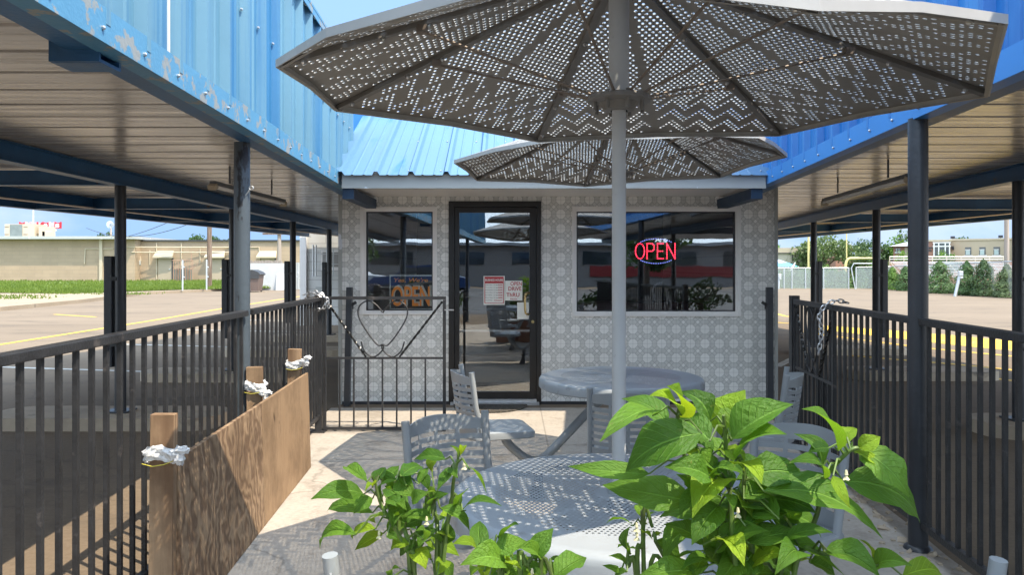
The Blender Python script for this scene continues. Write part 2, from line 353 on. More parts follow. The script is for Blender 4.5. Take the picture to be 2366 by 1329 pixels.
def glass_mat(name, refl, tint):
    m, nt, bs = nodes(name); N = nt.nodes; L = nt.links; N.remove(bs)
    tr = N.new('ShaderNodeBsdfTransparent'); tr.inputs[0].default_value = (*tint, 1)
    gl = N.new('ShaderNodeBsdfGlossy'); gl.inputs['Roughness'].default_value = .004; gl.inputs['Color'].default_value = (.93, .97, 1, 1)
    lw = N.new('ShaderNodeFresnel'); lw.inputs[0].default_value = 1.5
    f = mth(nt, 'ADD', lw.outputs[0], refl); mx = N.new('ShaderNodeMixShader'); L.new(f, mx.inputs[0]); L.new(tr.outputs[0], mx.inputs[1]); L.new(gl.outputs[0], mx.inputs[2])
    pos = N.new('ShaderNodeNewGeometry').outputs['Position']
    b = N.new('ShaderNodeBump'); b.inputs['Strength'].default_value = .02; b.inputs['Distance'].default_value = .02; L.new(noise(nt, pos, 2.2, 2), b.inputs['Height']); L.new(b.outputs[0], gl.inputs['Normal'])
    L.new(mx.outputs[0], N['Material Output'].inputs[0]); return m
M['glass'] = glass_mat('window_glass', .11, (.96, .97, .97))
def screen_mat(name, col, opac, period=None):
    m, nt, bs = nodes(name); N = nt.nodes; L = nt.links
    bs.inputs['Base Color'].default_value = (*col, 1); bs.inputs['Roughness'].default_value = .8
    tr = N.new('ShaderNodeBsdfTransparent'); mx = N.new('ShaderNodeMixShader'); mx.inputs[0].default_value = opac
    L.new(tr.outputs[0], mx.inputs[1]); L.new(bs.outputs[0], mx.inputs[2]); L.new(mx.outputs[0], N['Material Output'].inputs[0]); return m
M['screen'] = screen_mat('green_windscreen_mesh', (.20, .27, .23), .48)
M['chainlink'] = screen_mat('chain_link_mesh', (.42, .44, .44), .30)
def emit(name, col, st):
    m, nt, bs = nodes(name); N = nt.nodes; e = N.new('ShaderNodeEmission'); e.inputs[0].default_value = (*col, 1); e.inputs[1].default_value = st
    nt.links.new(e.outputs[0], N['Material Output'].inputs[0]); N.remove(bs); return m
M['ledred'] = emit('red_led', (1, .03, .07), 2.6); M['ledblue'] = emit('blue_led', (.25, .30, 1), 1.5); M['tubelit'] = emit('lit_tube', (1, .92, .72), 1.6)
def leaf_mat(name, c1, c2, tr, transl=.35, uv=True, rough=.42, vscale=6):
    m, nt, bs = nodes(name); N = nt.nodes; L = nt.links
    pos = N.new('ShaderNodeNewGeometry').outputs['Position']
    col = mixc(nt, maprange(nt, noise(nt, pos, vscale, 3), .3, .7), c1, c2); tc = None
    if uv:
        t = N.new('ShaderNodeUVMap'); sp = N.new('ShaderNodeSeparateXYZ'); L.new(t.outputs[0], sp.inputs[0])
        wn = N.new('ShaderNodeTexWhiteNoise'); wn.noise_dimensions = '1D'; L.new(mth(nt, 'FLOOR', sp.outputs[0]), wn.inputs['W'])
        hs = N.new('ShaderNodeHueSaturation'); L.new(maprange(nt, wn.outputs['Value'], 0, 1, .60, 1.45), hs.inputs['Value']); L.new(maprange(nt, wn.outputs['Value'], 0, 1, .515, .487), hs.inputs['Hue']); L.new(col, hs.inputs['Color']); col = hs.outputs[0]
        s = mth(nt, 'ABSOLUTE', mth(nt, 'SUBTRACT', mth(nt, 'FRACT', sp.outputs[0]), .5))
        mid = maprange(nt, s, .012, .035, .75, 0)
        q = mth(nt, 'ABSOLUTE', mth(nt, 'SUBTRACT', mth(nt, 'FRACT', mth(nt, 'SUBTRACT', mth(nt, 'MULTIPLY', sp.outputs[1], 8), mth(nt, 'MULTIPLY', s, 4.5))), .5))
        vn = maprange(nt, q, .03, .10, .35, 0)
        col = mixc(nt, maprange(nt, noise(nt, pos, 90, 3), .66, .72, 0, .6), col, (.22, .19, .05)); veins = mth(nt, 'MAXIMUM', mid, vn); col = mixc(nt, veins, col, tuple(min(1, c*1.9+.03) for c in c2))
        b = N.new('ShaderNodeBump'); b.inputs['Strength'].default_value = .8; b.inputs['Distance'].default_value = .006
        L.new(mth(nt, 'SUBTRACT', noise(nt, t.outputs[0], 9, 3), mth(nt, 'MULTIPLY', veins, 1.2)), b.inputs['Height']); L.new(b.outputs[0], bs.inputs['Normal'])
    L.new(col, bs.inputs['Base Color']); bs.inputs['Roughness'].default_value = rough+.08; bs.inputs['Specular IOR Level'].default_value = .36
    tl = N.new('ShaderNodeBsdfTranslucent'); tl.inputs[0].default_value = (*tr, 1)
    mx = N.new('ShaderNodeMixShader'); mx.inputs[0].default_value = transl; L.new(bs.outputs[0], mx.inputs[1]); L.new(tl.outputs[0], mx.inputs[2]); L.new(mx.outputs[0], N['Material Output'].inputs[0])
    return m
M['pepper'] = leaf_mat('pepper_leaf', (.042, .125, .012), (.115, .235, .026), (.24, .46, .02), .36)
M['pepperyoung'] = leaf_mat('young_pepper_leaf', (.15, .29, .018), (.24, .38, .025), (.42, .58, .02), .42)
M['tree_a'] = leaf_mat('tree_leaf_grey_green', (.070, .105, .045), (.14, .18, .075), (.15, .24, .05), .25, False, .6, .7)
M['tree_b'] = leaf_mat('tree_leaf_dark', (.035, .07, .028), (.075, .12, .045), (.09, .17, .03), .25, False, .6, .7)
M['tree_c'] = leaf_mat('tree_leaf_bright', (.075, .15, .025), (.13, .22, .04), (.16, .30, .03), .3, False, .6, .7)
M['tree_d'] = leaf_mat('shrub_leaf', (.05, .10, .035), (.10, .17, .055), (.09, .18, .03), .25, False, .6, 1.5)
M['grassblade'] = leaf_mat('grass_blade', (.075, .125, .018), (.14, .19, .03), (.20, .28, .03), .3, False, .7, .5)
M['lawn'] = mk('lawn_ground', (.09, .14, .022), .95, 0, .3, 2, (.16, .18, .05), .8, .5, .7, .6, 20)
# ---------------------------------------------------------------- world, sun
TOSUN = Vector((.50, -.36, 1.0)).normalized()
el = math.asin(TOSUN.z); az = math.atan2(TOSUN.x, TOSUN.y)
wd = bpy.data.worlds.new('World'); S.world = wd; wd.use_nodes = True; nt = wd.node_tree
bg = nt.nodes['Background']; sky = nt.nodes.new('ShaderNodeTexSky'); sky.sky_type = 'NISHITA'; sky.sun_disc = False
sky.sun_elevation = el; sky.sun_rotation = az; sky.altitude = 150; sky.air_density = 1.0; sky.dust_density = .6; sky.ozone_density = 3.0
tc = nt.nodes.new('ShaderNodeTexCoord'); mp = nt.nodes.new('ShaderNodeMapping'); mp.inputs['Scale'].default_value = (1, 1, 2.6); mp.inputs['Location'].default_value = (.35, .2, .15)
nt.links.new(tc.outputs['Generated'], mp.inputs[0])
cl = noise(nt, mp.outputs[0], 2.6, 9, .58, .4); cf = maprange(nt, cl, .45, .70, 0.04, .85)
hs = nt.nodes.new('ShaderNodeHueSaturation'); hs.inputs['Saturation'].default_value = 1.1; hs.inputs['Hue'].default_value = .495; nt.links.new(sky.outputs[0], hs.inputs['Color'])
sep = nt.nodes.new('ShaderNodeSeparateXYZ'); nt.links.new(tc.outputs['Generated'], sep.inputs[0]); back = maprange(nt, sep.outputs[1], .35, -.25)
cf = mth(nt, 'MINIMUM', mth(nt, 'ADD', mth(nt, 'ADD', cf, maprange(nt, sep.outputs[2], .35, .8, 0, .55)), mth(nt, 'MULTIPLY', back, .45)), .95); low = mth(nt, 'MAXIMUM', maprange(nt, sep.outputs[2], .22, .62), back)  # cloud added overhead and behind the camera to brighten the shaded areas
bl = mixc(nt, low, (1.10, 1.80, 3.0), hs.outputs[0]); ccol = mixc(nt, low, (2.5, 2.8, 3.2), (7.0, 8.3, 9.8)); mc = mixc(nt, cf, bl, ccol); nt.links.new(mc, bg.inputs[0]); bg.inputs[1].default_value = .15
sl = bpy.data.lights.new('sun', 'SUN'); sl.energy = 3.0; sl.angle = R(.38); sl.color = (1, .875, .69)
so = bpy.data.objects.new('sun', sl); C.objects.link(so); so.rotation_euler = (-TOSUN).to_track_quat('-Z', 'Y').to_euler()
S.view_settings.view_transform = 'Standard'; S.view_settings.look = 'None'; S.view_settings.exposure = 1.36; S.view_settings.gamma = 1
# ---------------------------------------------------------------- ground
def sheet(name, pts, z, mat, kind='structure'):
    b = MB(); b.poly([(p[0], p[1], z) for p in pts]); return tag(b.build(name, mat), kind=kind)
b = MB(); b.quad((-400, -300, 0), (400, -300, 0), (400, 500, 0), (-400, 500, 0)); tag(b.build('parking_lot', M['lot']), kind='structure')
def XL(y): return -1.242-.0463*y       # inner edge of the left canopy
def XR(y): return 1.68+.088*y          # inner edge of the right canopy
def FL(y): return -1.386-.0387*y       # left railing line
def FR(y): return 1.68+.088*y
pat = MB()
yl = [-3+i*.35 for i in range(31)]; rnd = random.Random(3)
le = [(FL(y)-.10-rnd.random()*.02, y) for y in yl]; re = [(FR(y)+.06+rnd.random()*.05, y) for y in yl]
n = len(yl)
pat.add([(x, y, .008) for x, y in le]+[(x, y, .008) for x, y in re], [(i, i+1, n+i+1, n+i) for i in range(n-1)])
tag(pat.build('patio_slab', M['patio']), kind='structure')
# crumbled mortar along the right railing
b = MB(); rr = random.Random(5)
for i in range(170):
    y = rr.uniform(2.6, 5.2); x = FR(y)+rr.gauss(-.02, .075); s = rr.uniform(.006, .020)*(1 if rr.random() < .8 else 1.6)
    q = Matrix.Rotation(rr.random()*6.3, 3, 'Z') @ Matrix.Rotation(rr.random(), 3, 'X')
    b.box((x, y, .008+s*.18), (s*1.3, s, s*.6), q)
tag(b.build('mortar_rubble', M['kerb']), kind='stuff')
def stripe(name, pts, w, mat, z=.004):
    P = [Vector((p[0], p[1], 0)) for p in pts]; b = MB(); Lf = []; Rt = []
    for i, p in enumerate(P):
        t = (P[min(i+1, len(P)-1)]-P[max(i-1, 0)]).normalized(); sd = Vector((-t.y, t.x, 0))*w/2
        Lf.append(p+sd); Rt.append(p-sd)
    k = len(P); b.add([(p.x, p.y, z) for p in Lf+Rt], [(i, i+1, k+i+1, k+i) for i in range(k-1)])
    return tag(b.build(name, mat), kind='structure')
for i in range(5):                      # white bay lines under the left canopy
    y = 7.15+3.15*i
    stripe('road_marking', [(-7.4, y+.35), (-4.0, y-.35)], .10, M['asphaltwhite'])
stripe('road_marking', [(-9.2, 12), (-9.45, 20), (-9.9, 27), (-10.4, 42)], .12, M['asphaltyellow'])
stripe('road_marking', [(-13.6, 22.5), (-11.7, 21.3)], .12, M['asphaltyellow'])
up = [G(1880, 749.5), G(1906, 753), G(2050, 763), G(2197, 775), G(2333, 788), G(2420, 797)]; lo = [G(1880, 759.5), G(1910, 764), G(2050, 780), G(2197, 797), G(2333, 811), G(2420, 821)]
b = MB(); k = len(up); b.add([(p.x, p.y, .004) for p in up+lo], [(i, i+1, k+i+1, k+i) for i in range(k-1)]); tag(b.build('road_marking', M['asphaltyellow']), kind='structure')
for pts in ([(1860, 768), (1990, 786), (2150, 806), (2340, 824), (2400, 830)], [(1960, 822), (2050, 830), (2200, 842), (2340, 856), (2400, 862)], [(2060, 850), (2200, 868), (2280, 873), (2366, 884)], [(1780, 722), (1815, 731), (1830, 733)], [(1780, 744), (1810, 747), (1850, 749)]):
    stripe('road_marking', [G(*p) for p in pts], .13, M['asphaltyellow'])
stripe('road_marking', [G(1795, 848), G(1832, 829)], .12, M['asphaltwhite'])
def island(x0, x1, y0, y1, r=.25):
    pts = []
    for cx_, cy_, a0 in ((x1-r, y1-r, 0), (x0+r, y1-r, 90), (x0+r, y0+r, 180), (x1-r, y0+r, 270)):
        for k in range(5):
            a = R(a0+k*22.5); pts.append((cx_+r*math.cos(a), cy_+r*math.sin(a)))
    b = MB(); b.prism([(p[0], p[1], -.02) for p in pts], (0, 0, .13)); return tag(b.build('kerb_island', M['kerb']), kind='structure')
for y in (6.77, 9.5, 12.1, 14.5): island(-4.6, -2.55, y-.32, y+.28)
for y in (6.41, 9.6, 12.3): island(3.25+.104*y, 5.1+.104*y, y-.3, y+.3)
# far left: sidewalk, kerb, grass bank
kl = [(-24, 15.5), (-16.4, 24.3), (-17.0, 30), (-19, 39), (-16.9, 45.5), (-15.0, 47)]
inn = [(-34, 25), (-27, 38.5), (-22.6, 37.5), (-20.6, 38), (-18.7, 43), (-16.7, 47)]
b = MB(); k = len(kl); z = .13
b.add([(p[0], p[1], z) for p in kl+inn]+[(p[0], p[1], -.02) for p in kl], [(i, i+1, k+i+1, k+i) for i in range(k-1)]+[(i, i+1, 2*k+i+1, 2*k+i) for i in range(k-1)])
tag(b.build('sidewalk', M['walk']), kind='structure')
b = MB(); gb = [(-60, 40), (-44, 61), (-34, 61), (-26, 61), (-20, 61), (-12, 61)]; gf = [(-60, 22), (-27, 37.8), (-22.6, 36.8), (-20.6, 37.6), (-18.6, 42.6), (-14, 47.3)]
rows = 14; vs = []; rg = random.Random(2)
for j in range(rows+1):
    t = j/rows
    for i in range(5):
        for q in range(4 if i < 4 else 5):
            s = q/4
            fx = gf[i][0]+(gf[i+1][0]-gf[i][0])*s; fy = gf[i][1]+(gf[i+1][1]-gf[i][1])*s; bx = gb[i][0]+(gb[i+1][0]-gb[i][0])*s; by = gb[i][1]+(gb[i+1][1]-gb[i][1])*s
            vs.append((fx+(bx-fx)*t, fy+(by-fy)*t, .15+.19*t+rg.uniform(-.025, .025)))
w_ = 21; b.add(vs, [(j*w_+i, j*w_+i+1, (j+1)*w_+i+1, (j+1)*w_+i) for j in range(rows) for i in range(w_-1)])
tag(b.build('grass_ground', M['lawn'], smooth=True), kind='structure')
b = MB(); rg = random.Random(11)
for i in range(26000):
    f = rg.random()*4.999; k = int(f); s = f-k; t = rg.random()**1.3
    fx = gf[k+1-1][0]+(gf[k+1][0]-gf[k][0])*s; fy = gf[k][1]+(gf[k+1][1]-gf[k][1])*s; bx = gb[k][0]+(gb[k+1][0]-gb[k][0])*s; by = gb[k][1]+(gb[k+1][1]-gb[k][1])*s
    x, y, z = fx+(bx-fx)*t, fy+(by-fy)*t, .13+.19*t; h = rg.uniform(.06, .22); a = rg.random()*6.28; wdt = rg.uniform(.02, .05)
    if x < -46: continue
    dx, dy = math.cos(a)*wdt, math.sin(a)*wdt; lx, ly = rg.gauss(0, .06), rg.gauss(0, .06)
    b.add([(x-dx, y-dy, z), (x+dx, y+dy, z), (x+lx, y+ly, z+h)], [(0, 1, 2)])
tag(b.build('grass', M['grassblade']), kind='stuff')
b = MB(); rg = random.Random(4)         # weeds in the cracks of the sidewalk
for i in range(700):
    c = rg.choice([(-22, 33), (-20.5, 31), (-21.5, 36.5), (-18.5, 36)]); x, y = rg.gauss(c[0], .8), rg.gauss(c[1], .5); h = rg.uniform(.05, .14); a = rg.random()*6.28
    b.add([(x-.03*math.cos(a), y-.03*math.sin(a), .12), (x+.03*math.cos(a), y+.03*math.sin(a), .12), (x+rg.gauss(0, .05), y, .13+h)], [(0, 1, 2)])
tag(b.build('weeds', M['grassblade']), kind='stuff')
# far right: kerb along the fence, playing field
b = MB(); b.bar((22.6, 31.5, .06), (24.5, 49, .06), .3, .22); tag(b.build('kerb', M['kerb']), kind='structure')
b = MB(); b.quad((14, 50.5, .01), (80, 50.5, .01), (80, 130, .01), (14, 130, .01)); tag(b.build('playing_field', M['lawn']), kind='structure')
# ---------------------------------------------------------------- canopies
ZB, ZD, ZT = 2.13, 2.28, 3.30
def rpanel(t0, t1, pitch=.305, deep=.042):
    out = [(t0, 0)]; t = t0+.10
    while t < t1-.1:
        out += [(t-.032, 0), (t-.014, deep), (t+.014, deep), (t+.032, 0)]
        for o in (.10, .20):
            if t+o+.012 < t1: out += [(t+o-.012, 0), (t+o-.005, .006), (t+o+.005, .006), (t+o+.012, 0)]
        t += pitch
    out.append((t1, 0)); return out
def canopy(label, sg, xin, xm, xout, y0, y1, yf, mposts, iposts, oposts, paint, trim, vis):
    t = thing('drive_in_canopy', label, 'canopy', (xm(5), 5, 0)); inv = Vector((-xm(5), -5, 0))
    def B(b, name, mat, smooth=False):
        o = b.build(name, mat, t, smooth, inv); return o
    # fascia: ribbed sheet standing on the inner edge, facing the patio (-sg direction)
    b = MB(); pr = rpanel(y0, yf); k = len(pr)
    for z in (ZB+.06, ZT): b.v += [(xin(y)-sg*(o), y, z) for y, o in pr]
    for i in range(k-1): b.face((i, i+1, k+i+1, k+i))
    f = B(b, 'fascia', paint)
    b = MB(); b.bar((xin(y0)-sg*.005, y0, ZT+.012), (xin(yf)-sg*.005, yf, ZT+.012), .085, .02); b.bar((xin(y0)-sg*.042, y0, ZT-.02), (xin(yf)-sg*.042, yf, ZT-.02), .006, .055); B(b, 'cap_trim', trim)
    b = MB(); b.bar((xin(y0)-sg*.0375, y0, ZB+.055), (xin(yf)-sg*.0375, yf, ZB+.055), .005, .115); b.bar((xin(y0)-sg*.0, y0, ZB-.001), (xin(yf)-sg*.0, yf, ZB-.001), .075, .004)
    y = max(y0, .6); b.cur = 1
    while y < yf:
        for z in (ZB+.04, ZB+.62): b.ball((xin(y)-sg*(.043 if z < 2.3 else .012), y, z), .0085, 4)
        y += .305
    B(b, 'edge_trim', [trim, M['steel']])
    # tube beam on the inner edge, I-beams on the posts and along the outer edge
    def lbeam(name, fx, w, z0, z1, mat, ya=y0, yb=y1):
        b = MB(); b.bar((fx(ya), ya, (z0+z1)/2), (fx(yb), yb, (z0+z1)/2), w, z1-z0); return B(b, name, mat)
    lbeam('edge_beam', lambda y: xin(y)+sg*.09, .10, ZB+.004, ZD-.012, M['navy'])
    def ibeam(fx, z0, z1, ya, yb, flm):
        b = MB(); b.bar((fx(ya), ya, (z0+z1)/2), (fx(yb), yb, (z0+z1)/2), .02, z1-z0-.016); b.bar((fx(ya), ya, z1-.004), (fx(yb), yb, z1-.004), .11, .008); o = B(b, 'beam', M['navy'])
        b = MB(); b.bar((fx(ya), ya, z0+.004), (fx(yb), yb, z0+.004), .11, .010); fl = b.build('bottom_flange', flm, o, loc=None); return o
    ibeam(xm, ZB, ZD-.012, y0, y1, M['navy']); ibeam(lambda y: xout(y)-sg*.75, ZB+.01, ZD-.012, y0, y1, M['flange'])
    ibeam(lambda y: xout(y), ZB, ZD+.02, y0, y1, M['navy'])
    for y in mposts:
        b = MB(); b.bar((xm(y)+sg*.06, y, (ZB+ZD)/2), (xout(y)-sg*.06, y, (ZB+ZD)/2), .014, .13); b.bar((xm(y)+sg*.06, y, ZB+.006), (xout(y)-sg*.06, y, ZB+.006), .10, .009); B(b, 'cross_beam', M['navy'])
    # ribbed ceiling, seams across the canopy
    b = MB(); pr = []; y = y0; P = .335
    while y < y1:
        pr += [(y, 0), (y+.012, .022), (y+.030, .022), (y+.042, 0)]; y += P
    k = len(pr); b.v += [(xin(y)+sg*.03, y, ZD+o) for y, o in pr]+[(xout(y)+sg*.12, y, ZD+o) for y, o in pr]
    for i in range(k-1): b.face((i, i+1, k+i+1, k+i))
    B(b, 'ceiling', M['soffit'])
    b = MB(); b.add([(xin(y0)+sg*.02, y0, ZD+.16), (xout(y0)+sg*.14, y0, ZD+.12), (xout(y1)+sg*.14, y1, ZD+.12), (xin(y1)+sg*.02, y1, ZD+.16)], [(0, 1, 2, 3)])
    b.bar((xout(y0)+sg*.135, y0, ZD+.06), (xout(y1)+sg*.135, y1, ZD+.06), .012, .13); B(b, 'roof', M['beige'])
    for y in mposts:
        b = MB(); b.tube([(xm(y), y, 0), (xm(y), y, ZB)], .048, 16); b.box((xm(y), y, .118), (.2, .2, .016)); B(b, 'post', M['postdark'], True)
    for y, mt in iposts:
        x = -1.59 if (sg < 0 and y > 0) else 2.005 if y > 0 else xin(y)+sg*.1; b = MB(); b.tube([(x, y, 0), (x, y, ZB+.005)], .046, 20); b.lathe([(.046, .03), (.062, .022), (.068, .009)], (x, y, 0), 18); p = B(b, 'post', M[mt], True)
        if vis: pass
    return t
postsL = [6.77, 9.5, 12.1, 14.5]
canL = canopy('long canopy on the left with pale blue ribbed fascia and peeling edge trim', -1, XL, lambda y: -3.5+0*y, lambda y: -7.30+.1353*y, -8.0, 18.1, 7.55, postsL+[3.4, -1.0], [(4.46, 'post'), (-4, 'postdark')], [], M['bluepale'], M['bluetrim'], True)
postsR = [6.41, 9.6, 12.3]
canR = canopy('long canopy on the right with deep blue fascia and clean edge trim', 1, XR, lambda y: 3.62+.104*y, lambda y: 8.43-.076*y, -8.0, 21.0, 7.55, postsR+[3.0, -1.0, 15.4], [(3.74, 'postdark'), (-4, 'postdark')], [], M['blue'], M['bluetrim2'], True)
# open beam stub under the left ceiling
st = MB(); x, y = -1.475, 2.62; z = 2.150
st.box((x, y-.065, z), (.17, .012, .11)); st.box((x, y+.065, z), (.17, .012, .11)); st.box((x, y, z-.05), (.17, .118, .012)); st.box((x, y, z+.05), (.17, .118, .012)); st.box((x-.07, y, z), (.012, .117, .088))
o = st.build('beam_stub', M['navy'], canL, loc=(3.5, -5, 0))
st = MB(); st.box((x-.04, y+.054, z), (.07, .006, .08)); st.build('rusty_inside', mk('yellow_primer', (.45, .26, .03), .8, 0, .3, 20), o)
for y, mt, w in ((3.04, 'white', .007), (4.07, 'navy', .006), (5.6, 'navy', .005)):
    b = MB(); b.box((XL(y)+.004, y, 2.76), (.010, w, 1.06)); b.build('panel_seam', M[mt], canL, False, (3.5, -5, 0))
# hook on the left front post
b = MB(); xp = -1.59; ring = [(xp+.065+.012*math.cos(a), 4.43, 1.865+.012*math.sin(a)) for a in [i*math.pi/5 for i in range(10)]]
b.tube(ring, .004, 6, closed=True); b.tube([(xp+.03, 4.43, 1.82), (xp+.06, 4.43, 1.86)], .004, 6); b.build('hook', M['galv'], canL, True, (3.5, -5, 0))
# menu boards strapped to the posts
def board(x, y, side, z0, z1, label, w=.075):
    t = thing('post_guard', label, 'guard', (x+side*(.055+w/2), y, 0), 0, 'black steel guards strapped to the canopy posts')
    b = MB(); b.box((0, 0, (z0+z1)/2), (w, .085, z1-z0), None, .008); b.build('guard_channel', M['postdark'], t)
    for z in (z0+.2, z1-.2): b = MB(); b.box((-side*(w/2+.02), 0, z), (.05, .10, .03)); b.build('strap', M['black'], t)
nm = ['nearest left post', 'second left post behind the round post', 'third left post near the white side wall', 'farthest left post before the drive-up window']
for y, q in zip(postsL, nm): board(-3.5, y, -1, .51, 1.50, 'black flat steel guard strapped to the '+q)
nm = ['nearest right post at the photo edge', 'middle right post', 'farthest right post beside the tiled corner']
for y, q in zip(postsR, nm): board(3.62+.104*y, y, 1, .51, 1.50, 'black flat steel guard strapped to the '+q)
# fluorescent fixtures
def fixture(p0, p1, label):
    p0, p1 = Vector(p0), Vector(p1); t = thing('fluorescent_fixture', label, 'lamp', p0, 0, 'tube lights under the canopies'); d = p1-p0; L = d.length; d.normalize(); sd = Vector((-d.y, d.x, 0))
    b = MB(); b.bar((0, 0, .09), d*L+Vector((0, 0, .09)), .06, .03, bev=.008);  
    for q in (.2, .8): b.tube([d*L*q+Vector((0, 0, .12)), d*L*q+Vector((0, 0, .28))], .008, 6)
    b.build('housing', M['galvdark'], t)
    for s in (-1, 1):
        b = MB(); b.tube([sd*s*.022+d*.04+Vector((0, 0, .060)), sd*s*.022+d*(L-.04)+Vector((0, 0, .060))], .012, 10); b.build('tube', M['white'], t, True)
    for q in (0, L):
        b = MB(); b.bar(d*(q-.02)+Vector((0, 0, .045)), d*(q+.02)+Vector((0, 0, .065)), .07, .045, bev=.004); b.build('end_cap', M['beige'], t)
fixture((-2.47, 6.25, ZB-.12), (-2.40, 7.95, ZB-.12), 'grey twin tube light under the left canopy behind the round post')
fixture((3.02, 5.75, ZB-.12), (3.24, 7.85, ZB-.12), 'grey twin tube light under the right canopy')
# ---------------------------------------------------------------- restaurant building
FY = 7.73
def fx(px): return (px-CXP)/226.4
def fz(py): return EYE-(py-HZP)/226.4
bld = thing('restaurant_building', 'small drive-in building faced with grey octagon marble tile under a blue metal roof', 'building', (0, FY, 0))
BI = Vector((0, -FY, 0))
def bp(b, name, mat, parent=bld, smooth=False): return b.build(name, mat, parent, smooth, BI if parent is bld else None)
xl, xr = fx(790), fx(1790); ztop = 2.45
holes = [(fx(840), fx(1005), fz(721), fz(485)), (fx(1037), fx(1250), .0, fz(465)), (fx(1328), fx(1704), fz(724), fz(483))]
b = MB(); xs = xl
def slab(x0, x1, z0, z1): b.box2((x0, FY, z0), (x1, FY+.12, z1))
for hx0, hx1, hz0, hz1 in holes:
    slab(xs, hx0, .03, ztop)
    if hz0 > .1: slab(hx0, hx1, .03, hz0)
    slab(hx0, hx1, hz1, ztop); xs = hx1
slab(xs, xr, .03, ztop); bp(b, 'tiled_wall', M['tile'])
b = MB(); b.box2((xl, FY+.004, 0), (fx(1037), FY+.11, .03)); b.box2((fx(1250), FY+.004, 0), (xr, FY+.11, .03)); bp(b, 'base_strip', M['ink'])
b = MB(); b.box2((xl-.035, FY-.012, 0), (xl+.002, FY+.13, ztop)); bp(b, 'corner_trim', M['gutter'])
b = MB(); b.box2((xr-.002, FY-.012, 0), (xr+.03, FY+.13, ztop)); bp(b, 'corner_trim', M['gutter'])
b = MB(); b.box2((xl-.02, FY+.13, 0), (xl+.1, 18.3, 2.7)); b.box2((xr-.1, FY+.13, 0), (xr, 18.3, 2.7)); bp(b, 'side_wall', M['whitebrick'])
def window(px0, py0, px1, py1, gx0, gy0, gx1, gy1):
    x0, x1, z0, z1 = fx(px0), fx(px1), fz(py1), fz(py0); X0, X1, Z0, Z1 = fx(gx0), fx(gx1), fz(gy1), fz(gy0)
    b = MB()
    for (a, c, d, e, dep) in ((x0, x1, z0, z1, .022), ((x0+X0)/2, (x1+X1)/2, (z0+Z0)/2, (z1+Z1)/2, .012)):
        i0, i1, k0, k1 = (X0, X1, Z0, Z1) if dep < .02 else ((x0+X0)/2, (x1+X1)/2, (z0+Z0)/2, (z1+Z1)/2)
        yy = FY-dep
        b.box2((a, yy, d), (c, FY+.05, k0)); b.box2((a, yy, k1), (c, FY+.05, e)); b.box2((a, yy, k0), (i0, FY+.05, k1)); b.box2((i1, yy, k0), (c, FY+.05, k1))
    w = bp(b, 'window_frame', M['white'])
    b = MB(); q = .012; yy = FY+.006
    b.box2((X0, yy, Z0), (X1, FY+.05, Z0+q)); b.box2((X0, yy, Z1-q), (X1, FY+.05, Z1)); b.box2((X0, yy, Z0+q), (X0+q, FY+.05, Z1-q)); b.box2((X1-q, yy, Z0+q), (X1, FY+.05, Z1-q)); b.build('gasket', M['ink'], w)
    b = MB(); b.box2((X0+.008, FY+.022, Z0+.008), (X1-.008, FY+.030, Z1-.008)); b.build('pane', M['glass'], w)
window(833, 478, 1010, 727, 846, 489, 1000, 718); window(1322, 477, 1711, 731, 1332, 489, 1699, 720)
b = MB(); b.box2((fx(1425), FY+.05, fz(722)), (fx(1437), FY+.09, fz(486))); bp(b, 'mullion', M['ink'])
# door
dx0, dx1, dz1 = fx(1037), fx(1250), fz(465); f_ = .055
b = MB(); b.box2((dx0, FY-.02, 0), (dx0+f_, FY+.10, dz1)); b.box2((dx1-.045, FY-.02, 0), (dx1, FY+.10, dz1)); b.box2((dx0+f_, FY-.02, dz1-.06), (dx1-.045, FY+.10, dz1)); bp(b, 'door_frame', M['bronze'])
d0, d1, e0, e1 = dx0+f_+.003, dx1-.048, .055, dz1-.063; g0, g1, h0, h1 = fx(1061), fx(1224), fz(906), fz(491)
b = MB(); yy = FY+.005
b.box2((d0, yy, e0), (g0, yy+.045, e1)); b.box2((g1, yy, e0), (d1, yy+.045, e1)); b.box2((g0, yy, e0), (g1, yy+.045, h0)); b.box2((g0, yy, h1), (g1, yy+.045, e1)); door = bp(b, 'door', M['bronze'])
b = MB(); b.box2((g0-.005, yy+.02, h0-.005), (g1+.005, yy+.028, h1+.005)); b.build('glass_pane', M['glass'], door)
b = MB(); hx = fx(1213); hz0, hz1 = fz(726), fz(677)
b.tube(arcpts([(hx+.045, yy, hz1), (hx+.012, yy-.05, hz1-.005), (hx, yy-.055, hz1-.05), (hx, yy-.055, hz0+.05), (hx+.012, yy-.05, hz0+.005), (hx+.045, yy, hz0)], 5), .011, 8); b.build('handle', M['brass'], door, True)
b = MB(); cz = fz(744); b.add([(fx(1231)+.016*math.cos(a*math.pi/8), yy-.006, cz+.016*math.sin(a*math.pi/8)) for a in range(16)], [tuple(range(16))]); b.tube([(fx(1231), yy-.005, cz), (fx(1231), yy+.002, cz)], .016, 16); b.build('lock', M['brass'], door)
b = MB(); b.box2((dx0+.02, FY-.055, 0), (dx1-.02, FY+.10, .028)); b.box2((dx0+.05, FY-.03, .028), (dx1-.045, FY+.004, .055)); bp(b, 'threshold', M['alu'])
b = MB(); b.box2((fx(1053), yy-.002, fz(915)), (fx(1066), yy, fz(911))); b.build('sticker', M['paper'], door)
b = MB(); b.box2((g0, yy+.06, fz(768)), (g1, yy+.10, fz(764))); b.build('push_bar', M['alu'], door)
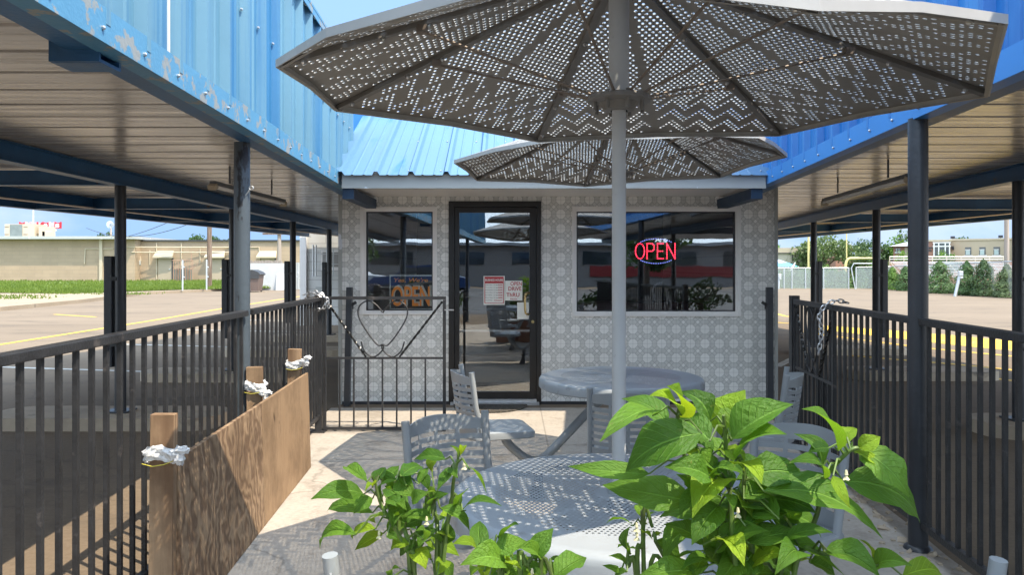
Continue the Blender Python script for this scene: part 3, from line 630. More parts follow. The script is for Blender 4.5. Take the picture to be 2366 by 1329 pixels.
# inside: dark dining room with counters, shelves and one lit tube
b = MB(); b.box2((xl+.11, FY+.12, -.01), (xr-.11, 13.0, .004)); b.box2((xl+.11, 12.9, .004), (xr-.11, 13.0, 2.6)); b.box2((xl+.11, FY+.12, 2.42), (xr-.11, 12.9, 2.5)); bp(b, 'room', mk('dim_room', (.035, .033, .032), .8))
b = MB()
for z in (.32, .62, .86, 1.02): b.box2((fx(1030), 8.9, z), (fx(1290), 9.2, z+.035))
b.box2((fx(1030), 9.2, 0), (fx(1290), 9.25, 1.1)); bp(b, 'shelf', mk('shelf_wood', (.16, .13, .11), .5))
b = MB(); b.box2((fx(1330), 9.6, 0), (fx(1860), 10.2, .95)); bp(b, 'counter', mk('counter_top', (.10, .04, .04), .4))
b = MB(); b.box2((fx(1130), 9.4, 2.17), (fx(1245), 9.5, 2.21)); bp(b, 'ceiling_tube', M['tubelit'])
# porch roof
GYY = 6.60; gx0, gx1 = XL(GYY)+.065, XR(GYY)-.05; ge = 2.215; rt = (8.05, 3.02)
b = MB(); b.box2((gx0, GYY, ge-.12), (gx1, GYY+.10, ge)); b.box2((gx0, GYY-.006, ge-.125), (gx1, GYY+.002, ge-.10)); bp(b, 'gutter', M['gutter'])
b = MB(); b.box2((gx0, GYY+.101, ge-.09), (gx1, FY-.001, ge-.075)); bp(b, 'porch_ceiling', M['white'])
b = MB(); sl_ = (rt[1]-ge)/(rt[0]-GYY); nrm = Vector((0, -(rt[1]-ge), rt[0]-GYY)).normalized()
pr = rpanel(gx0-.10, gx1+.06, .305, .034); k = len(pr); ya = GYY-.05; za = ge+.012-.05*sl_
b.v += [tuple(Vector((x, ya, za))+nrm*o) for x, o in pr]+[tuple(Vector((x, rt[0], rt[1]))+nrm*o) for x, o in pr]
for i in range(k-1): b.face((i, i+1, k+i+1, k+i))
b.cur = 1
for i in range(14):
    for s in (.05, .5): x = gx0+.02+i*.28; b.ball(tuple(Vector((x, ya+(rt[0]-ya)*s, za+(rt[1]-za)*s))+nrm*.004), .009, 4)
roof = bp(b, 'metal_roof', [M['roofblue'], M['steel']])
b = MB(); b.box2((xl, rt[0]-.02, 2.45), (xr, rt[0]+.06, 3.12)); b.box2((xl, rt[0]+.06, 2.7), (xr, 18.3, 2.78)); bp(b, 'parapet', M['blue'])
for x in (gx0+.05, gx1-.07):
    b = MB(); b.box2((x-.05, GYY+.02, ge-.215), (x+.05, FY-.002, ge-.123)); bp(b, 'beam_end', M['navyend'])
# rear wing with the drive-up window
b = MB(); b.box2((-5.0, 18.3, 0), (xl-.02, 18.5, 2.6)); bp(b, 'rear_wing_wall', M['whitebrick'])
b = MB(); b.box2((-5.1, 18.2, 0), (-4.95, 18.52, 2.6)); bp(b, 'rear_wing_trim', M['white'])
wx0, wx1, wz0, wz1 = W(741, 622, 18.25).x, W(792, 622, 18.25).x, W(741, 625, 18.25).z, W(741, 578, 18.25).z
b = MB(); b.box2((wx0, 18.27, wz0), (wx1, 18.299, wz1)); wn_ = bp(b, 'service_window', M['white'])
b = MB(); b.box2((wx0+.04, 18.262, wz0+.08), (wx1, 18.269, wz1-.05)); b.build('pane', mk('drab_pane', (.28, .27, .26), .3), wn_)
b = MB(); gy = 18.02
for x in (wx0-.12, wx0-.05): b.tube([(x, gy, wz0-.15), (x, gy, wz1+.12)], .018, 6)
for z in (wz0-.13, wz0+.15, wz1-.1, wz1+.05): b.tube([(wx0-.12, gy, z), (wx1+.1, gy, z)], .012, 6)
for x in (wx0+.2, wx0+.36): b.tube([(x, gy, wz0-.13), (x, gy, wz1)], .012, 6)
b.tube([(wx0-.1, gy, wz0), (wx0-.1, 18.27, wz0)], .012, 6); b.build('guard_bars', M['galv'], wn_)
b = MB(); b.box2((W(729, 0, 18.2).x, 18.2, EYE-(680-HZP)/FPX*18.2), (W(744, 0, 18.2).x, 18.3, EYE-(663-HZP)/FPX*18.2)); bp(b, 'meter_box', M['gutter'])
# ---------------------------------------------------------------- lettering
def text(name, body, mat, parent, c, w=None, h=None, y=0, ext=.001, bold=0, shear=0, flip=False):
    cu = bpy.data.curves.new(name, 'FONT'); cu.body = body; cu.extrude = .02; cu.offset = bold; cu.shear = shear; cu.resolution_u = 3
    o = bpy.data.objects.new(name, cu); C.objects.link(o); dg = bpy.context.evaluated_depsgraph_get(); me = bpy.data.meshes.new_from_object(o.evaluated_get(dg))
    C.objects.unlink(o); bpy.data.objects.remove(o)
    xs = [v.co.x for v in me.vertices]; ys = [v.co.y for v in me.vertices]; x0, x1, y0, y1 = min(xs), max(xs), min(ys), max(ys)
    sx = w/(x1-x0) if w else h/(y1-y0); sy = h/(y1-y0) if h else sx
    for v in me.vertices: v.co = Vector((c[0]+(v.co.x-(x0+x1)/2)*sx, y+v.co.z*ext/.02, c[1]+(v.co.y-(y0+y1)/2)*sy))
    me.materials.clear(); me.materials.append(mat); q = bpy.data.objects.new(name, me); C.objects.link(q); q.parent = parent; return q
# orange open sign in the left window
sx0, sx1, sz0, sz1 = fx(899), fx(998), fz(715), fz(635); SY = FY+.034
t = thing('open_sign', 'black sign with orange lettering standing inside the left window', 'sign', ((sx0+sx1)/2, SY, sz0)); sw, sh = sx1-sx0, sz1-sz0
b = MB(); b.box2((-sw/2, 0, 0), (sw/2, .006, sh)); b.build('sign_panel', M['signblack'], t)
b = MB(); q = .012
b.box2((-sw/2, -.003, sh-q*1.4), (sw/2, -.0005, sh)); b.box2((-sw/2, -.003, 0), (sw/2, -.0005, q*.6)); b.box2((-sw/2, -.003, q), (-sw/2+q, -.0005, sh-q*1.4)); b.build('border', M['signwhite'], t)
text('lettering', "Yes, We're", M['orange'], t, (0, sh*.835), sw*.80, sh*.14, -.002, .001, .02, .22)
text('lettering', 'OPEN', M['signwhite'], t, (.010, sh*.395), sw*.93, sh*.62, -.002, .001, .035)
text('lettering', 'OPEN', M['orange'], t, (-.004, sh*.375), sw*.90, sh*.585, -.0045, .001, .012)
# LED sign in the right window
t = thing('led_sign', 'lit red and blue dotted sign hanging in the right window', 'sign', (fx(1519), FY+.075, fz(580)))
b = MB(); p = .0165
def dots(pts, step=p):
    for i in range(len(pts)-1):
        a, c = Vector(pts[i]), Vector(pts[i+1]); n = max(1, round((c-a).length/step))
        for k in range(n+1):
            if k == n and i < len(pts)-2: continue
            q = a+(c-a)*k/n; b.ball((q.x, 0, q.y), .0062, 4)
hh = .078
dots([(-.165+.047*math.cos(a), hh*math.sin(a)) for a in [i*math.pi/8 for i in range(17)]])
dots([(-.092, -hh), (-.092, hh), (-.04, hh), (-.02, hh*.75), (-.02, hh*.25), (-.04, 0), (-.075, 0)])
dots([(.075, hh), (.015, hh), (.015, -hh), (.075, -hh)]); dots([(.03, 0), (.068, 0)])
dots([(.112, -hh), (.112, hh), (.195, -hh), (.195, hh)]); b.build('lettering', M['ledred'], t)
b = MB()
for i in range(60):
    a = i*math.pi/30; x, z = .232*math.cos(a), .128*math.sin(a)
    if abs(z) < hh+.012: continue
    b.ball((x, 0, z), .0044, 4)
b.build('border_dots', M['ledblue'], t)
b = MB()
for z in (hh, 0, -hh): b.box((0, .012, z), (.46, .004, .012))
for x in (-.15, .15): b.tube([(x, .012, .1), (x, .012, fz(489)-fz(580))], .0015, 5)
b.build('backing', M['ink'], t)
# papers on the door
PY = FY+.005+.02-.004
def paper(name, label, a, mat=M['paper']):
    x0, x1, z0, z1 = fx(a[0]), fx(a[2]), fz(a[3]), fz(a[1]); t = thing(name, label, 'sign', ((x0+x1)/2, PY, z0)); b = MB(); b.box2((-(x1-x0)/2, 0, 0), ((x1-x0)/2, .002, z1-z0)); b.build('sheet', mat, t); return t, x1-x0, z1-z0
t, w, h = paper('hours_sign', 'red and white business hours sign taped to the door glass', (1117, 638, 1166, 705))
b = MB(); b.box2((-w*.455, -.0012, h*.05), (w*.455, -.0002, h*.975)); b.build('red_border', M['red'], t)
b = MB(); b.box2((-w*.42, -.0024, h*.07), (w*.42, -.0014, h*.745)); b.build('white_panel', M['paper'], t)
text('lettering', 'BUSINESS HOURS', M['paper'], t, (0, h*.86), w*.84, h*.09, -.002, .0006, .02)
for i, dn in enumerate(('Monday', 'Tuesday', 'Wednesday', 'Thursday', 'Friday', 'Saturday', 'Sunday')):
    z = h*(.69-.088*i); text('lettering', dn, M['ink'], t, (-w*.24, z), w*(.26+.02*len(dn)-.06), h*.036, -.0036, .0006)
    if dn != 'Sunday':
        text('lettering', '11 to', M['ink'], t, (w*.085, z), w*.19, h*.04, -.0036, .0006, .02); text('lettering', '8:00', M['red'], t, (w*.295, z), w*.19, h*.05, -.0036, .0006, .03)
    else: text('lettering', 'Closed', M['red'], t, (w*.18, z), w*.34, h*.05, -.0036, .0006, .02)
t, w, h = paper('handwritten_sign', 'cream paper with red handwritten drive thru notice on the door glass', (1167, 649, 1207, 695))
for q, z, x, ww in (('OPEN', .85, .14, .66), ('DRiVE', .60, .07, .76), ('ThRU', .29, -.05, .76)): text('lettering', q, M['red'], t, (x*w, z*h), ww*w, h*.20, -.001, .0006, .012)
text('lettering', 'Please', M['red'], t, (0, h*.08), w*.4, h*.07, -.001, .0006, .01)
t, w, h = paper('blank_notice', 'small blank white card behind the door handle', (1195, 699, 1222, 738))
# door mat
b = MB(); m_ = [(.37*math.cos(R(180+i*9)), .40*math.sin(R(180+i*9))) for i in range(21)]; b.prism([(x, y, 0) for x, y in m_], (0, 0, .014))
tag(b.build('door_mat', M['rubber'], None, False, (fx(1138)-.02, FY-.12, .009)), 'dark half-round rubber mat on the ground before the door', 'mat')
# ---------------------------------------------------------------- railings and gates
def railing(label, fl, segs, base, nb, ztop_=1.15, zb_=.14, step=.10, plates=()):
    t = thing('iron_railing', label, 'railing', (fl(4), 4, 0)); inv = Vector((-fl(4), -4, 0)); meta = None
    for (a, c) in segs:
        b = MB(); b.bar((fl(a), a, ztop_-.016), (fl(c), c, ztop_-.016), .048, .034, bev=.004); b.build('top_rail', M['black'], t, False, inv)
        b = MB(); b.bar((fl(a), a, zb_), (fl(c), c, zb_), .030, .030); b.build('bottom_rail', M['black'], t, False, inv)
        n = int((c-a-.06)/step); pr = None
        for i in range(n):
            y = a+.06+(c-a-.12)*i/max(1, n-1)
            if pr is None:
                b = MB(); b.box((0, 0, (ztop_-.033+zb_+.015)/2), (.0165, .0165, ztop_-.033-zb_-.015)); pr = b.build('baluster', M['black'], t)
                o = pr
            else:
                o = pr.copy(); C.objects.link(o); o.parent = t
            o.location = (fl(y)-fl(4), y-4, 0)
    for y, w in base:
        b = MB(); b.box((fl(y), y, (ztop_+.03)/2), (w, w, ztop_+.03)); b.box((fl(y), y, .012), (w*2.2, w*2.2, .012)); b.build('railing_post', M['black'], t, False, inv)
    return t
railing('black iron railing on the left with a plywood barrier leaning on it', FL, [(.25, 2.0), (2.0, 4.41), (4.51, 6.38)], [(6.41, .055), (2.0, .02)], 0)
railing('black iron railing on the right beside the leafy pepper plants', FR, [(.25, 3.69), (3.79, 5.86)], [(5.90, .062)], 0, 1.15, .14, .09)
# gate frame with a heart scroll: local x from hinge (0) to latch (w)
def gate(label, hinge, ang, w, h=1.14, zb_=.02):
    t = thing('iron_gate', label, 'gate', hinge, ang); zm = .63
    b = MB(); b.bar((0, 0, h), (w, 0, h), .026, .026); b.bar((.0, 0, zb_+.013), (w, 0, zb_+.013), .026, .026); b.box((.013, 0, h/2), (.024, .024, h-.03)); b.box((w-.013, 0, h/2), (.026, .026, h-.03)); b.build('gate_frame', M['black'], t)
    b = MB(); b.bar((.026, 0, zm), (w-.026, 0, zm), .014, .018); b.build('middle_rail', M['black'], t)
    for i in range(7):
        x = w*(.133+i*.1165); bb = MB(); bb.box((x, 0, (zm-.009+zb_+.026)/2), (.013, .013, zm-zb_-.036)); bb.build('baluster', M['black'], t)
    cx_ = w*.485; dx = w*.2; b = MB()
    for s in (-1, 1):
        pts = [(cx_, 0, h-.125), (cx_+s*dx*.25, 0, h-.06), (cx_+s*dx*.6, 0, h-.022), (cx_+s*dx*.95, 0, h-.07), (cx_+s*dx*.98, 0, h-.16), (cx_+s*dx*.6, 0, h-.30), (cx_+s*dx*.2, 0, h-.40), (cx_, 0, zm+.115), (cx_+s*-dx*.02, 0, zm+.08), (cx_+s*dx*.18, 0, zm+.03), (cx_+s*dx*.45, 0, zm+.012), (cx_+s*dx*.75, 0, zm+.06), (cx_+s*dx*.88, 0, zm+.14)]
        b.tube(arcpts(pts, 6), .0070, 6)
    b.build('heart_scroll', M['black'], t, True)
    for s in (-1, 1):
        b = MB(); p0, p1 = Vector((.03 if s < 0 else w-.03, 0, h-.03)), Vector((cx_+s*dx*.68, 0, zm+.01)); n = 40; ax = (p1-p0).normalized(); u = Vector((0, 1, 0)); v_ = ax.cross(u)
        for i in range(n+1):
            a = i*.42; c = p0+(p1-p0)*i/n
            for q in range(4):
                aa = a+q*math.pi/2; b.v.append(tuple(c+(u*math.cos(aa)+v_*math.sin(aa))*.0105))
        for i in range(n):
            for q in range(4): b.face((i*4+q, i*4+(q+1) % 4, i*4+4+(q+1) % 4, i*4+4+q))
        b.build('twisted_bar', M['blackgloss'], t)
    b = MB(); b.bar((w-.01, -.02, h-.1), (w+.07, -.02, h-.1), .010, .010); b.build('latch', M['steel'], t)
    return t
M['blackgloss'] = mk('worn_black_iron', (.02, .02, .02), .28, .4, .3, 20, (.35, .34, .33), 30, .62, .66)
gl_ = gate('open iron gate with a heart scroll standing before the tiled wall', (-1.60, 6.42, 0), 0.0, 1.04)
gr_ = gate('iron gate with a heart scroll folded back along the right railing', (2.10, 4.93, 0), R(84.5), .94)
def latch_post(x, label, lean):
    t = thing('latch_post', label, 'post', (x, FY-.10, 0), 0, 'latch posts beside the building'); b = MB(); m_ = Matrix.Rotation(lean, 3, 'Y'); b.box((0, 0, .60), (.058, .058, 1.2), m_); b.build('steel_tube', M['postdark'], t)
    b = MB(); s = 1 if x < 0 else -1; b.bar((s*.03, -.02, 1.02), (s*.085, -.02, 1.05), .012, .03); b.bar((s*.05, -.02, 1.04), (s*.05, -.02, .98), .012, .012); b.build('catch', M['black'], t)
latch_post(fx(803)+.03, 'black square latch post left of the building window', R(1.2)); latch_post(fx(1775)-.02, 'black square latch post right of the big window', R(-.3))
def chain(label, pts, n, r=.017):
    P = arcpts(pts, 12); L = [0]
    for i in range(len(P)-1): L.append(L[-1]+(P[i+1]-P[i]).length)
    b = MB()
    for k in range(n):
        s = L[-1]*(k+.5)/n; i = max(j for j in range(len(L)-1) if L[j] <= s); u = (s-L[i])/max(1e-6, L[i+1]-L[i]); c = P[i].lerp(P[i+1], u); ax = (P[min(i+1, len(P)-1)]-P[i]).normalized()
        a = ax.cross(Vector((0, 0, 1)));  a = a.normalized() if a.length > .05 else Vector((1, 0, 0)); a = Matrix.Rotation(R(90 if k % 2 else 10), 3, ax) @ a; ln = L[-1]/n*.72
        b.tube([c+ax*math.cos(q)*ln+a*math.sin(q)*r*.72 for q in [w*math.pi/5 for w in range(10)]], .0045, 6, closed=True)
    return tag(b.build('chain', M['steel'], None, True), label, 'chain')
x, y, z = -1.63, 6.41, 1.15
chain('silver chain wound round the left gate post top', [(x-.12, y-.05, z+.02), (x-.02, y-.06, z+.045), (x+.06, y-.05, z+.0), (x+.05, y-.06, z-.09), (x-.05, y-.07, z-.10), (x-.10, y-.05, z-.02), (x+.0, y-.07, z+.02), (x+.08, y-.05, z-.02), (x+.09, y-.05, z-.09)], 26)
x, y = FR(4.93), 4.93
chain('silver chain hanging over the right gate corner', [(x+.05, y-.05, 1.17), (x-.03, y-.06, 1.185), (x-.10, y-.05, 1.15), (x-.135, y-.05, 1.08), (x-.12, y-.05, 1.0), (x-.13, y-.05, .90), (x-.14, y-.05, .84)], 15)
# ---------------------------------------------------------------- plywood barrier tied to the railing
bar_ = thing('plywood_barrier', 'long plywood barrier on three wooden posts beside the left railing', 'barrier', (-1.35, 4.05, 0)); inv = Vector((1.35, -4.05, 0))
pst = [(-1.318, 2.86, .847), (-1.50, 4.43, .818), (-1.50, 5.22, .838)]
for i, (x, y, h) in enumerate(pst):
    b = MB(); b.box((x, y, h/2), (.089, .040, h), Matrix.Rotation(R(2-i*2), 3, 'Z') @ Matrix.Rotation(R((.6, -.8, .5)[i]), 3, 'Y'), .003); b.build('wood_post', M['stud'], bar_, False, inv)
for (y0, y1, x0, x1, mt) in ((2.885, 4.07, -1.262, -1.335, 'plyA'), (4.074, 5.26, -1.335, -1.405, 'plyB')):
    b = MB(); d = Vector((x1-x0, y1-y0, 0)).normalized(); sd = Vector((d.y, -d.x, 0))*.009
    a0, a1 = Vector((x0, y0, .012)), Vector((x1, y1, .012)); tp = Vector((-.02, 0, .655))
    vs = [a0-sd, a1-sd, a1+sd, a0+sd]; b.add(vs+[v+tp for v in vs], [(0, 1, 2, 3), (4, 5, 6, 7), (0, 1, 5, 4), (1, 2, 6, 5), (2, 3, 7, 6), (3, 0, 4, 7)]); b.build('plywood_panel', M[mt], bar_, False, inv)
def bag(x, y, z, label, s, knot):
    t = thing('plastic_bag_tie', label, 'bag tie', (x, y, z), 0, 'plastic bags tied round the barrier posts'); rg = random.Random(s); b = MB()
    nu, nv = 40, 9; b0 = len(b.v); ph = [rg.uniform(0, 6.28) for _ in range(6)]
    for u in range(nu):
        a = 2*math.pi*u/nu
        for v in range(nv):
            w = v/(nv-1)-.5; r = 1.0+.10*math.sin(5*a+ph[0]+v*1.3)+.08*math.sin(11*a+ph[1]-v*2.1)+rg.gauss(0, .03)+.20*math.cos(w*math.pi)
            cx_, sx_ = math.cos(a), math.sin(a); n4 = (abs(cx_)**4+abs(sx_)**4)**.25
            b.v.append((.050*r*cx_/n4, .028*r*sx_/n4, w*.055+.010*math.sin(2*a+ph[2])+rg.gauss(0, .002)))
    for u in range(nu):
        for v in range(nv-1): b.face((b0+u*nv+v, b0+((u+1) % nu)*nv+v, b0+((u+1) % nu)*nv+v+1, b0+u*nv+v+1))
    kx, kz = knot
    for (ox, oz, s1, s2) in ((.72, 0, .022, .018), (1.05, .5, .024, .014), (.95, -.5, .016, .022)):
        b1 = len(b.v); m1, m2 = 14, 9; q1 = rg.uniform(0, 6)
        for v in range(m2+1):
            th = math.pi*v/m2
            for u in range(m1):
                a = 2*math.pi*u/m1; r = 1+.22*math.sin(4*a+q1+th*2)+.16*math.sin(7*th+q1*2)+rg.gauss(0, .05)
                b.v.append((kx*ox+s1*r*math.sin(th)*math.cos(a), -.034+.020*r*math.sin(th)*math.sin(a), kz*max(.3, ox)+oz*.03+s2*r*math.cos(th)))
        for v in range(m2):
            for u in range(m1): b.face((b1+v*m1+u, b1+v*m1+(u+1) % m1, b1+(v+1)*m1+(u+1) % m1, b1+(v+1)*m1+u))
    b.build('bag_loop', M['bag'], t, True)
    b = MB(); b.tube([(-.055, -.035, -.03), (-.01, -.05, -.036), (.03, -.05, -.030), (.06, -.035, -.02)], .0018, 5); b.build('twine', M['twine'], t)
bag(-1.318, 2.845, .70, 'white plastic bag knotted round the nearest wood post', 1, (.09, .005)); bag(-1.495, 4.42, .705, 'white plastic bag hanging from the middle wood post', 2, (.075, -.045)); bag(-1.49, 5.21, .735, 'white plastic bag round the farthest wood post', 3, (.09, .03))
# ---------------------------------------------------------------- perforated umbrellas
def hole_sheet(mb, outline, centres, rad, to3, nh=8, thick=0.0):
    """Flat sheet with real holes: outline and hole centres in 2-D, to3 lifts them to 3-D."""
    vs = [Vector(p) for p in outline]; no = len(vs); ed = [(i, (i+1) % no) for i in range(no)]
    for c in centres:
        k = len(vs)
        for j in range(nh):
            a = 2*math.pi*(j+.5)/nh; vs.append(Vector((c[0]+rad*math.cos(a), c[1]+rad*math.sin(a))))
        ed += [(k+j, k+(j+1) % nh) for j in range(nh)]
    V, E_, F, ov, oe, of = delaunay_2d_cdt(vs, ed, [], 1, 1e-7)
    cell = {}
    for c in centres: cell.setdefault((int(c[0]/.03), int(c[1]/.03)), []).append(c)
    fs = []; r2 = (rad*.8)**2
    for f in F:
        cx_ = sum(V[i].x for i in f)/len(f); cy_ = sum(V[i].y for i in f)/len(f); gi, gj = int(cx_/.03), int(cy_/.03); hit = False
        for a in (-1, 0, 1):
            for b_ in (-1, 0, 1):
                for c in cell.get((gi+a, gj+b_), ()):
                    if (cx_-c[0])**2+(cy_-c[1])**2 < r2: hit = True
        if not hit: fs.append(tuple(f))
    P0 = [Vector(to3(v)) for v in V]; mb.add(P0, fs)
    if thick:
        up = Vector(to3(Vector((1, 0)))).lerp(Vector(to3(Vector((1, 0)))), 1); o_ = Vector(to3(Vector((0, 0)))); up = (up-o_).cross(Vector(to3(Vector((0, 1))))-o_).normalized()
        if up.z < 0: up = -up
        mb.add([p+up*thick for p in P0], fs); mb.cur = 1
        for c in centres:
            ring = [Vector(to3(Vector((c[0]+rad*math.cos(2*math.pi*(j+.5)/nh), c[1]+rad*math.sin(2*math.pi*(j+.5)/nh))))) for j in range(nh)]
            mb.add(ring+[p+up*thick for p in ring], [(j, (j+1) % nh, nh+(j+1) % nh, nh+j) for j in range(nh)])
        mb.cur = 0
def umbrella(label, centre, corners, zr, za, zhub, pole_r=.024, mids=None):
    """corners: (x, y) of the rim corners relative to the pole, in order; zr rim height, za apex height."""
    t = thing('perforated_umbrella', label, 'umbrella', (centre[0], centre[1], 0), 0, 'perforated steel umbrellas'); apex = Vector((0, 0, za)); n = len(corners)
    P = [Vector((c[0], c[1], c[2] if len(c) > 2 else zr)) for c in corners]; MD = [(P[i]+P[(i+1) % n])/2+Vector((0, 0, .012)) for i in range(n)]
    for q, v in (mids or {}).items(): MD[q] = Vector(v)
    can = MB(); pitch = .0245; rad = .0071
    for i in range(n):
        a, c = P[i], P[(i+1) % n]; m_ = MD[i]; ap = apex
        for (p, q) in ((a, m_), (m_, c)):     # two facets folded along the middle
            eu = (q-p); L = eu.length; eu.normalize(); d = ap-p; h = (d-eu*d.dot(eu)).length; ev = (d-eu*d.dot(eu)).normalized(); ax = d.dot(eu)
            tri = [(0, 0), (L, 0), (ax, h)]
            def dist(pt, s, e):
                dx, dy = e[0]-s[0], e[1]-s[1]; return ((pt[0]-s[0])*-dy+(pt[1]-s[1])*dx)/math.hypot(dx, dy)
            rib_right = (q is c); cs = []; jj = 0; y = .026
            while y < h-.03:
                x = -.3+(pitch/2 if jj % 2 else 0)
                x0 = L if not rib_right else 0      # measure the zigzag from the fold so both facets mirror
                while x < L+.3:
                    pt = (x0-x if not rib_right else x, y); X = pt[0]
                    if dist(pt, tri[2], tri[0]) > (.023 if not rib_right else .017) and dist(pt, tri[1], tri[2]) > (.023 if rib_right else .017):
                        ph = (x/(pitch*5)) % 1; w_ = y+.106*abs(ph*2-1)
                        if w_ > .455 or ((w_+.02) % .1273) < .075: cs.append(pt)
                    x += pitch
                y += pitch*.866; jj += 1
            hole_sheet(can, tri, cs, rad, lambda v, p=p, eu=eu, ev=ev: tuple(p+eu*v.x+ev*v.y), 8, .0035)
    can.build('canopy', [M['umb'], M['umbtrim']], t)
    b = MB()
    for i in range(n):
        a, c = P[i], P[(i+1) % n]; k = Vector((0, 0, -.042))
        o = lambda p: Vector((p.x, p.y, 0)).normalized()*.004
        m_ = MD[i]
        for p, q in ((a, m_), (m_, c)):
            op, oq = o(p), o(q); A = [p-op*1+Vector((0, 0, .006)), q-oq+Vector((0, 0, .006)), q+oq+Vector((0, 0, .004)), p+op+Vector((0, 0, .004))]
            D = [v+k+Vector((0, 0, .02)) for v in A]; b.add(A+D, [(0, 1, 2, 3), (7, 6, 5, 4), (0, 1, 5, 4), (2, 3, 7, 6), (0, 3, 7, 4), (1, 2, 6, 5)])
            ip, iq = p*.984, q*.984; ip.z, iq.z = p.z-.020, q.z-.020
            b.cur = 1; b.quad(p-op+k*.5, q-oq+k*.5, iq, ip); b.cur = 0
    b.build('rim', [M['umbtrim'], M['umb']], t)
    for i in range(n):
        p = P[i]; b = MB(); e0 = Vector((p.x*.985, p.y*.985, p.z-.008)); e1 = Vector((p.x*.05, p.y*.05, za-.022)); b.bar(e0, e1, .026, .016); b.cur = 1
        for s in (.06, .3, .44, .72): q = e0.lerp(e1, s); b.ball((q.x, q.y, q.z-.010), .009, 5)
        b.build('rib', [M['rib'], M['steel']], t)
        q = e0.lerp(e1, .42); b = MB(); h0 = Vector((p.x, p.y, 0)).normalized()*.075+Vector((0, 0, zhub+.012)); b.tube([h0, q+Vector((0, 0, -.02))], .0045, 6); b.box(q+Vector((0, 0, -.016)), (.03, .03, .022)); b.build('strut', M['rust'], t)
    b = MB(); b.lathe([(.025, .012), (.092, .012), (.095, .004), (.095, -.004), (.06, -.008), (.045, -.03), (.026, -.032)], (0, 0, zhub), 20)
    for i in range(n):
        a = i*2*math.pi/n+.2; b.tube([(.075*math.cos(a), .075*math.sin(a), zhub-.035), (.075*math.cos(a), .075*math.sin(a), zhub+.02)], .006, 6)
    b.build('hub', M['rib'], t, False)
    b = MB(); b.tube([(0, 0, .42), (0, 0, zhub)], pole_r-.003, 16); b.tube([(0, 0, zhub), (0, 0, za+.01)], pole_r+.007, 16); b.lathe([(.001, .06), (.03, .05), (.06, .01), (.062, 0)], (0, 0, za), 14); b.build('pole', M['umbpole'], t, True)
    return t
M['umbpole'] = mk('grey_pole_paint', (.50, .51, .52), .4, 0, .06, 6, (.22, .20, .19), 9, .64, .72)
def unproj(px, py, z): d = FPX*(z-EYE)/(HZP-py); return ((px-CXP)/FPX*d, d)
NC = ((1430-CXP)/FPX*2.28, 2.28); NZ = 2.0
def rel_pt(c, px, py, z): x, y = unproj(px, py, z); return (x-c[0], y-c[1], z)
rel = [rel_pt(NC, *p) for p in ((640, 141, 1.98), (775, 245, 2.0), (1245, 320, 2.03), (1800, 305, 2.03), (2285, 210, 2.0), (2325, 37, 1.96), (1890, 4, 1.90), (1180, -52, 1.90))]
umbrella('near grey perforated steel umbrella over the front table', NC, rel, NZ, 2.31, 1.40+(HZP-232)/FPX*NC[1], mids={7: rel_pt(NC, 756, 69, 1.95)})
FC = ((1434-CXP)/FPX*4.72, 4.72); FZ = 2.06
cor = [unproj(*p, FZ) for p in ((1050, 371), (1101, 412), (1353, 426), (1663, 405), (1818, 356), (1752, 311))]
rel = [(x-FC[0], y-FC[1]) for x, y in cor]+[(.02, -.93), (-.53, -.80)]
umbrella('far grey perforated steel umbrella over the table by the tiled wall', FC, rel, FZ, 2.40, 1.99)
# ---------------------------------------------------------------- cluster tables with four seats
def tabletop_mesh():
    b = MB(); RR, pit, rad = .51, .0158, .0041; cs = []; j = 0; y = -RR
    while y < RR:
        x = -RR+(pit/2 if j % 2 else 0)
        while x < RR:
            r = math.hypot(x, y)
            a = (math.degrees(math.atan2(y, x)) % 90)
            if .075 < r < .37 and abs(a-45) > 2.2: cs.append((x, y))
            x += pit
        y += pit*.866; j += 1
    out = [(.475*math.cos(i*math.pi/36), .475*math.sin(i*math.pi/36)) for i in range(72)]
    hole_sheet(b, out, cs, rad, lambda v: (v.x, v.y, .72), 6)
    b.lathe([(.475, .72), (.490, .719), (.502, .714), (.508, .704), (.510, .69), (.510, .662), (.504, .655), (.498, .66), (.496, .70)], (0, 0, 0), 72)
    return b
def make_table(label, c, angs):
    t = thing('cluster_table', label, 'table', (c[0], c[1], 0), 0, 'round tables with attached seats')
    tabletop_mesh().build('tabletop', M['table'], t, True)
    b = MB(); b.lathe([(.001, .655), (.20, .655), (.20, .645), (.055, .63), (.036, .58), (.036, .40), (.06, .36), (.001, .34)], (0, 0, 0), 20); b.tube([(0, 0, .60), (0, 0, .735)], .034, 16); b.build('pedestal', M['chair'], t, True)
    proto = None
    for a in angs:
        if proto is None:
            s = seat_proto(t); proto = s
        else: s = copy_tree(proto, t)
        s.rotation_euler = (0, 0, R(a))
    return t
